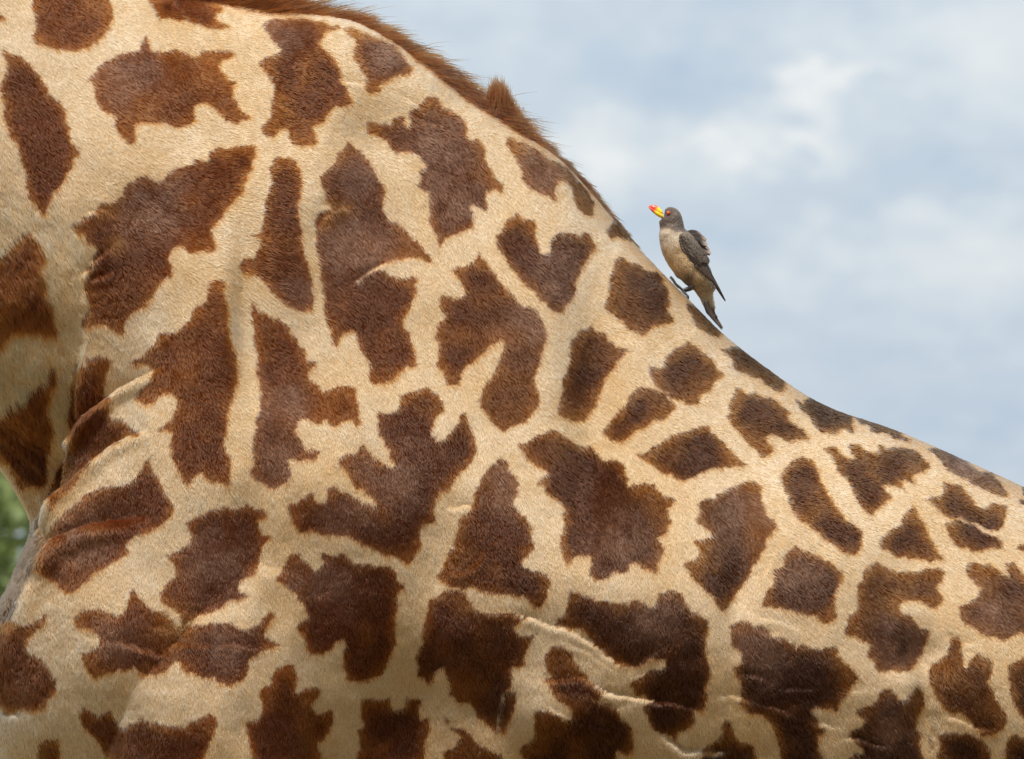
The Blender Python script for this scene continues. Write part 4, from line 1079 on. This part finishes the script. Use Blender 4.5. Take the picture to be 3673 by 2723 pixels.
def plumage(zx, zy, y):
    n = vnoise(zx, zy, 40, 1)[:, None]
    n2 = vnoise(zx, zy, 14, 3)[:, None]
    head = np.array([0.108, 0.079, 0.062])
    breast = np.array([0.40, 0.315, 0.225])
    belly = np.array([0.39, 0.265, 0.14])
    back = np.array([0.11, 0.082, 0.066])
    vent = np.array([0.38, 0.275, 0.16])
    tail = np.array([0.07, 0.05, 0.04])
    c = np.tile(head, (len(zx), 1))

    def mix(c, k, w):
        return c * (1 - w[:, None]) + k * w[:, None]
    edge = zy - 470 - 25 * np.sin(zx / 45)
    c = mix(c, breast, sstep(-14, 30, edge))
    c = mix(c, belly, sstep(600, 720, zy + 0.25 * (zx - 560)))
    c = mix(c, vent, sstep(960, 1040, zy))
    c = mix(c, tail, sstep(1210, 1300, zy))
    # back and mantle
    bl = np.interp(zy, [440, 520, 620, 720, 850, 960, 1050, 1150], [655, 690, 740, 800, 880, 945, 985, 1050])
    c = mix(c, back, sstep(-25, 20, zx - bl) * sstep(440, 480, zy))
    # dark feathering round the thigh, pale crescent on the cheek, dark lores
    c = mix(c, np.array([0.085, 0.066, 0.055]), 0.9 * np.exp(-((zx - 745) / 55) ** 2 - ((zy - 965) / 70) ** 2))
    c = mix(c, np.array([0.27, 0.22, 0.185]), 0.75 * np.exp(-((np.hypot((zx - 575), (zy - 385) * 1.2) - 60) / 12) ** 2) * sstep(385, 430, zy))
    c = mix(c, np.array([0.05, 0.036, 0.03]), 0.7 * np.exp(-((zx - 548) / 38) ** 2 - ((zy - 315) / 30) ** 2))
    c = mix(c, np.array([0.07, 0.052, 0.045]), 0.6 * np.exp(-((zx - 490) / 30) ** 2 - ((zy - 380) / 35) ** 2))
    return np.clip(c * (1 + 0.16 * n + 0.14 * n2), 0.01, 0.9)


M_BIRD = attr_mat('bird_plumage', 'plume_color', 0.8, 0.2, 1600.0, 0.22, 0.5)
V, F = ring_loft(body_rings())
bme = mesh_from('bird_body', V, F)
bco = co_of(bme)
zx, zy = bird_zoom(bco)
bno = no_of(bme)
bco += bno * ((0.0010 * vnoise(zx, zy, 60, 2) + 0.0006 * vnoise(zx, zy, 24, 5)) * sstep(380, 480, zy))[:, None]
bme.vertices.foreach_set('co', bco.astype(np.float32).ravel())
bme.update()
point_color(bme, 'plume_color', plumage(zx, zy, bco[:, 1]))
to_bird(bme, 'body', M_BIRD)


def blade(P, widths, y, thick=0.0007, camber=0.0, tilt=None):
    """a feather: centre line in drawing coordinates, half widths, closed and cambered"""
    P = catmull(np.asarray(P, float), 14)
    W = np.interp(np.linspace(0, 1, 14), np.linspace(0, 1, len(widths)), widths)
    tan = np.gradient(P, axis=0)
    tan /= np.linalg.norm(tan, axis=1)[:, None]
    nor = np.stack([-tan[:, 1], tan[:, 0]], 1)
    yy = np.full(14, y) if np.isscalar(y) else np.interp(np.linspace(0, 1, 14), np.linspace(0, 1, len(y)), y)
    rings = []
    for i in range(14):
        ring = []
        for u, s in ((-1, 0), (-.5, 1), (0, 1.4), (.5, 1), (1, 0), (.5, -1), (0, -.6), (-.5, -1)):
            q = P[i] + nor[i] * W[i] * u
            ring.append(bp(q[0], q[1], yy[i] - s * thick * 0.5 + camber * u * u + (tilt or 0) * u))
        rings.append(ring)
    return ring_loft(np.array(rings))


def feather_mesh(name, blades, cols):
    V, F, C = [], [], []
    for b, c in zip(blades, cols):
        o = len(V)
        V += b[0]
        F += [tuple(i + o for i in q) for q in b[1]]
        z = bird_zoom(np.array(b[0]))
        n = 1 + 0.10 * vnoise(z[0], z[1], 12, 3) + 0.12 * vnoise(z[0] * .6 + z[1] * .3, z[1], 30, 5)
        u_ = np.ones(len(b[0]))
        u_[:112] = np.tile([1.18, 1.0, .9, 1.0, 1.18, 1.0, .95, 1.0], 14)
        C += list(np.array(c)[None] * (n * u_)[:, None])
    me = mesh_from(name, V, F)
    point_color(me, 'plume_color', np.clip(np.array(C), .01, .9))
    return me


def wing(sgn):
    B, C = [], []
    hw = 0.0268
    y = lambda f: sgn * hw * f
    # primaries, long and dark, then secondaries, greater and lesser coverts
    for k in range(7):
        f = k / 6
        root = (800 + 20 * f, 640 + 30 * f)
        tip = (1108 - 62 * f, 1185 - 105 * f)
        mid = (930 - 35 * f, 880 - 25 * f)
        B.append(blade([root, mid, tip], [14, 21, 19, 14, 3], [y(1.02 - .05 * f), y(1.0 + .02 * f), y(.55 - .25 * (1 - f) + .1)], tilt=-sgn * .0005))
        C.append(np.array([0.055, 0.042, 0.036]) * (1 + .28 * f))
    for k in range(8):
        f = k / 7
        B.append(blade([(748 - 45 * f, 585 + 40 * f), (850 - 45 * f, 770 + 5 * f), (990 - 175 * f, 1010 - 140 * f)], [22, 31, 29, 21, 5], [y(1.06), y(1.13), y(.9 + .12 * f)], tilt=-sgn * .0006))
        C.append(np.array([0.085, 0.064, 0.052]) * (1 + .25 * ((k % 2) - .5)))
    back = np.array([(728, 508), (790, 575), (850, 660), (900, 745)], float)
    front = np.array([(652, 540), (664, 610), (700, 690), (770, 780)], float)
    rw = np.random.default_rng(31)
    for v in np.linspace(1.0, 0.0, 10):
        for u in np.linspace(0.0, 1.0, 7):
            P0 = np.array([np.interp(v * 3, range(4), back[:, i]) * (1 - u) + np.interp(v * 3, range(4), front[:, i]) * u for i in (0, 1)])
            P0 += rw.normal(0, 3.5, 2)
            a_ = R(62 - 10 * v + rw.normal(0, 2))
            ln = (46 + 34 * v) * rw.uniform(.85, 1.15)
            dr = np.array([math.cos(a_), math.sin(a_)])
            w_ = 15 + 8 * v
            yy = 1.0 + 0.26 * math.sin(math.pi * min(1.0, .25 + .62 * u)) - .10 * v
            B.append(blade([P0 - dr * 8, P0 + dr * ln * .5, P0 + dr * ln], [w_ * .6, w_, w_ * .95, w_ * .7, 2], [y(yy - .03), y(yy + .03), y(yy + .02)], thick=.0003, tilt=-sgn * .0002))
            C.append((np.array([0.18, 0.148, 0.122]) * (1 - v) + np.array([0.088, 0.068, 0.056]) * v) * rw.uniform(.9, 1.1))
    return feather_mesh('wing', B, C)


for s in (-1, 1):
    to_bird(wing(s), 'wing', M_BIRD)
# ruffled scapular feathers lifted by the wind
RUF = [((735, 500), (806, 508), (872, 540), 28, .004), ((745, 522), (830, 545), (916, 588), 34, .0), ((765, 552), (846, 588), (922, 640), 34, -.003), ((785, 590), (866, 636), (946, 684), 32, .002),
       ((800, 622), (880, 676), (960, 722), 30, -.002), ((720, 500), (765, 505), (812, 520), 20, .006)]
for k, (a, b, c, w, y) in enumerate(RUF):
    bl = blade([a, b, c], [w * .4, w * .9, w, w * .95, w * .45], [y * .4, y, y * 1.8 + .002 * (k % 2)], thick=.001, camber=.002)
    me = feather_mesh('feather', [bl], [(0.075, 0.055, 0.045)])
    col = np.array([0.042, 0.031, 0.027])
    cc = co_of(me)
    z = bird_zoom(cc)
    f = sstep(0.55, 1.0, np.hypot(z[0] - a[0], z[1] - a[1]) / (np.hypot(c[0] - a[0], c[1] - a[1]) + 1))[:, None]
    cols = col * (1 - f) + np.array([0.38, 0.28, 0.215]) * f
    ca = np.ones((len(cc), 4), np.float32)
    ca[:, :3] = cols
    me.attributes['plume_color'].data.foreach_set('color', ca.ravel())
    to_bird(me, 'feather', M_BIRD)
# tail: stiff narrow feathers pressed to the back of the giraffe
for k in range(6):
    f = k / 5 - .5
    bl = blade([(938 + 50 * f, 1190), (965 + 42 * f, 1300), (1072 + 26 * f, 1470 - 40 * abs(f))], [16, 20, 17, 11, 2], [.002 * f * 6, .0016 * f * 6, .0012 * f * 6], thick=.0009)
    to_bird(feather_mesh('tail_feather', [bl], [np.array([0.075, 0.055, 0.043]) * (1 + .3 * f)]), 'tail_feather', M_BIRD)


# bill: yellow base, red tip, two mandibles
def bill(upper):
    sec = [((500, 368 if not upper else 336), (482, 290), 14), ((470, 362), (452, 256), 18), ((438, 345), (425, 239), 16), ((405, 320), (398, 233), 13), ((375, 290), (372, 236), 9), ((351, 262), (350, 245), 4)]
    rings = []
    for a, b, hw in sec:
        a, b = np.array(a, float), np.array(b, float)
        m = a * .52 + b * .48
        lo, hi = (m - (b - a) * .2, b) if upper else (a, m + (b - a) * .14)
        th = np.linspace(0, 2 * np.pi, 14, endpoint=False)
        ring = []
        for t in th:
            q = (lo + hi) / 2 + (hi - lo) / 2 * math.cos(t)
            ring.append(bp(q[0], q[1], hw * 1.75 * .1483e-3 * math.sin(t)))
        rings.append(ring)
    R_ = np.array(rings)
    V, F = ring_loft(np.array([catmull(R_[:, j], 16) for j in range(14)]).transpose(1, 0, 2))
    me = mesh_from('mandible', V, F)
    z = bird_zoom(co_of(me))
    f = sstep(-9, 9, (420 - z[0]) - 0.8 * (z[1] - 282) + 6 * vnoise(z[0], z[1], 14, 2))[:, None]
    c = np.array([0.83, 0.56, 0.02]) * (1 - f) + np.array([0.72, 0.065, 0.03]) * f
    point_color(me, 'plume_color', c)
    return me


M_BILL = attr_mat('bird_bill', 'plume_color', 0.28, 0.5, 300.0, 0.08)
for u in (True, False):
    to_bird(bill(u), 'mandible', M_BILL)


def ball(name, c, r, seg=16, squash=(1, 1, 1)):
    bm = bmesh.new()
    bmesh.ops.create_uvsphere(bm, u_segments=seg, v_segments=seg // 2 + 2, radius=r)
    bmesh.ops.scale(bm, vec=squash, verts=bm.verts)
    bmesh.ops.translate(bm, vec=Vector(c), verts=bm.verts)
    me = bpy.data.meshes.new(name)
    bm.to_mesh(me)
    bm.free()
    me.polygons.foreach_set('use_smooth', [True] * len(me.polygons))
    return me


def glossy(name, c, rough=0.15):
    m, nt, b = principled(name, rough, 0.5)
    n = node(nt, 'ShaderNodeTexNoise')
    n.inputs['Scale'].default_value = 900
    r = node(nt, 'ShaderNodeValToRGB')
    r.color_ramp.elements[0].color = (*[v * .8 for v in c], 1)
    r.color_ramp.elements[1].color = (*[min(v * 1.15, 1) for v in c], 1)
    link(nt, n.outputs['Fac'], r.inputs['Fac'])
    link(nt, r.outputs[0], b.inputs['Base Color'])
    return m


M_IRIS, M_PUPIL, M_RIM = glossy('bird_iris', (0.5, 0.075, 0.018), .25), glossy('bird_pupil', (0.012, 0.01, 0.01), .08), glossy('bird_eye_rim', (0.05, 0.03, 0.025), .5)
for s in (-1, 1):
    base = bp(543, 315)
    hw = 0.0136
    eye = to_bird(ball('eye', base + np.array([0, s * hw, 0]), 0.0029, 18, (1, 1, 1)), 'eye', M_IRIS)
    eye.data.transform(Matrix.Translation((0, -s * .0012, 0)))
    for nm, mt, r_, dy in (('eye_rim', M_RIM, .0050, -.0026), ('pupil', M_PUPIL, .0015, .0007)):
        o = add_obj(nm, ball(nm, base + np.array([0, s * (hw + dy), 0]), r_, 16), None, mt)
        o.parent = eye
        o.matrix_parent_inverse = eye.matrix_world.inverted() if False else Matrix.Translation(-Vector(bird.location)) @ Matrix.Translation(Vector(bird.location)) @ Matrix.Translation((0, 0, 0))
        o.matrix_parent_inverse = Matrix.Translation(-Vector(bird.location))

# legs and toes
M_LEG = noisy_mat('bird_leg', (0.045, 0.042, 0.045), (0.13, 0.125, 0.13), 700.0, 0.5, 0.4, 0.6)


def toe(P, r):
    pts = catmull([bp(*q) for q in P], 10)
    return tube(pts, np.linspace(r, r * .45, 10), 8)


def leg(dx, dy, y, far):
    parts = []
    A = [(800 + dx, 1010 + dy, y), (762 + dx, 1038 + dy, y), (722 + dx, 1052 + dy, y), (688 + dx, 1062 + dy, y)]
    parts.append(tube(catmull([bp(*q) for q in A], 12), np.interp(np.linspace(0, 1, 12), [0, .3, 1], [.0038, .0022, .0019]), 10))
    fx, fy = 688 + dx, 1062 + dy
    for ty, sp in ((-.007, -4), (0.0, 0), (.007, 4)):
        parts.append(toe([(fx + 4, fy - 2, y), (fx - 30, fy - 34, y + ty * .6), (fx - 66, fy - 62 + sp, y + ty), (fx - 92, fy - 104 + sp, y + ty * 1.2), (fx - 108, fy - 128 + sp, y + ty * 1.3), (fx - 118, fy - 116 + sp, y + ty * 1.3)], .0017))
    parts.append(toe([(fx - 2, fy, y), (fx + 22, fy + 24, y), (fx + 44, fy + 42, y), (fx + 50, fy + 66, y), (fx + 44, fy + 80, y)], .0019))
    return mesh_from('leg', *merge(parts))


to_bird(leg(-10, 15, -.011, False), 'leg', M_LEG)
to_bird(leg(6, 26, .011, True), 'leg', M_LEG)


# soft edge of the plumage
def make_down():
    r = np.random.default_rng(9)
    n = 9000
    p, nn = surface_samples(bme, n, lambda c, m: (bird_zoom(c)[1] < 1230) * 1.0, 4)
    z = bird_zoom(p)
    axis = np.array([math.cos(R(60)), 0, -math.sin(R(60))])
    t = axis[None] + r.normal(0, .22, (n, 3))
    t[z[1] < 400] += np.array([.35, 0, .1])
    t -= nn * (t * nn).sum(1)[:, None]
    t /= np.linalg.norm(t, axis=1)[:, None] + 1e-9
    L = r.uniform(.0024, .0046, n) * np.interp(z[1], [250, 450, 700, 1100], [.55, .8, 1.1, 1.3])
    near_bill = (np.hypot(z[0] - 465, z[1] - 310) < 62) | (np.hypot(z[0] - 543, z[1] - 315) < 34)
    L[near_bill] *= .12
    pts = np.zeros((n, 4, 3))
    for k, (s, h) in enumerate(((-.05, -.02), (.35, .12), (.7, .18), (1, .2))):
        pts[:, k] = p + t * (L * s)[:, None] + nn * (L * h)[:, None]
    col = plumage(z[0], z[1], p[:, 1]) * r.normal(1, .07, n)[:, None]
    rad = np.outer(np.ones(n), [.00030, .00030, .00024, .00008])
    o = hair_object('down', pts, rad, np.clip(col, .01, .9), hair_mat('down_feather', 'fur_color', .5, .6), bird)
    tag(o, kind='stuff')
    # loose tuft under the vent
    return o


make_down()
bpy.context.view_layer.update()
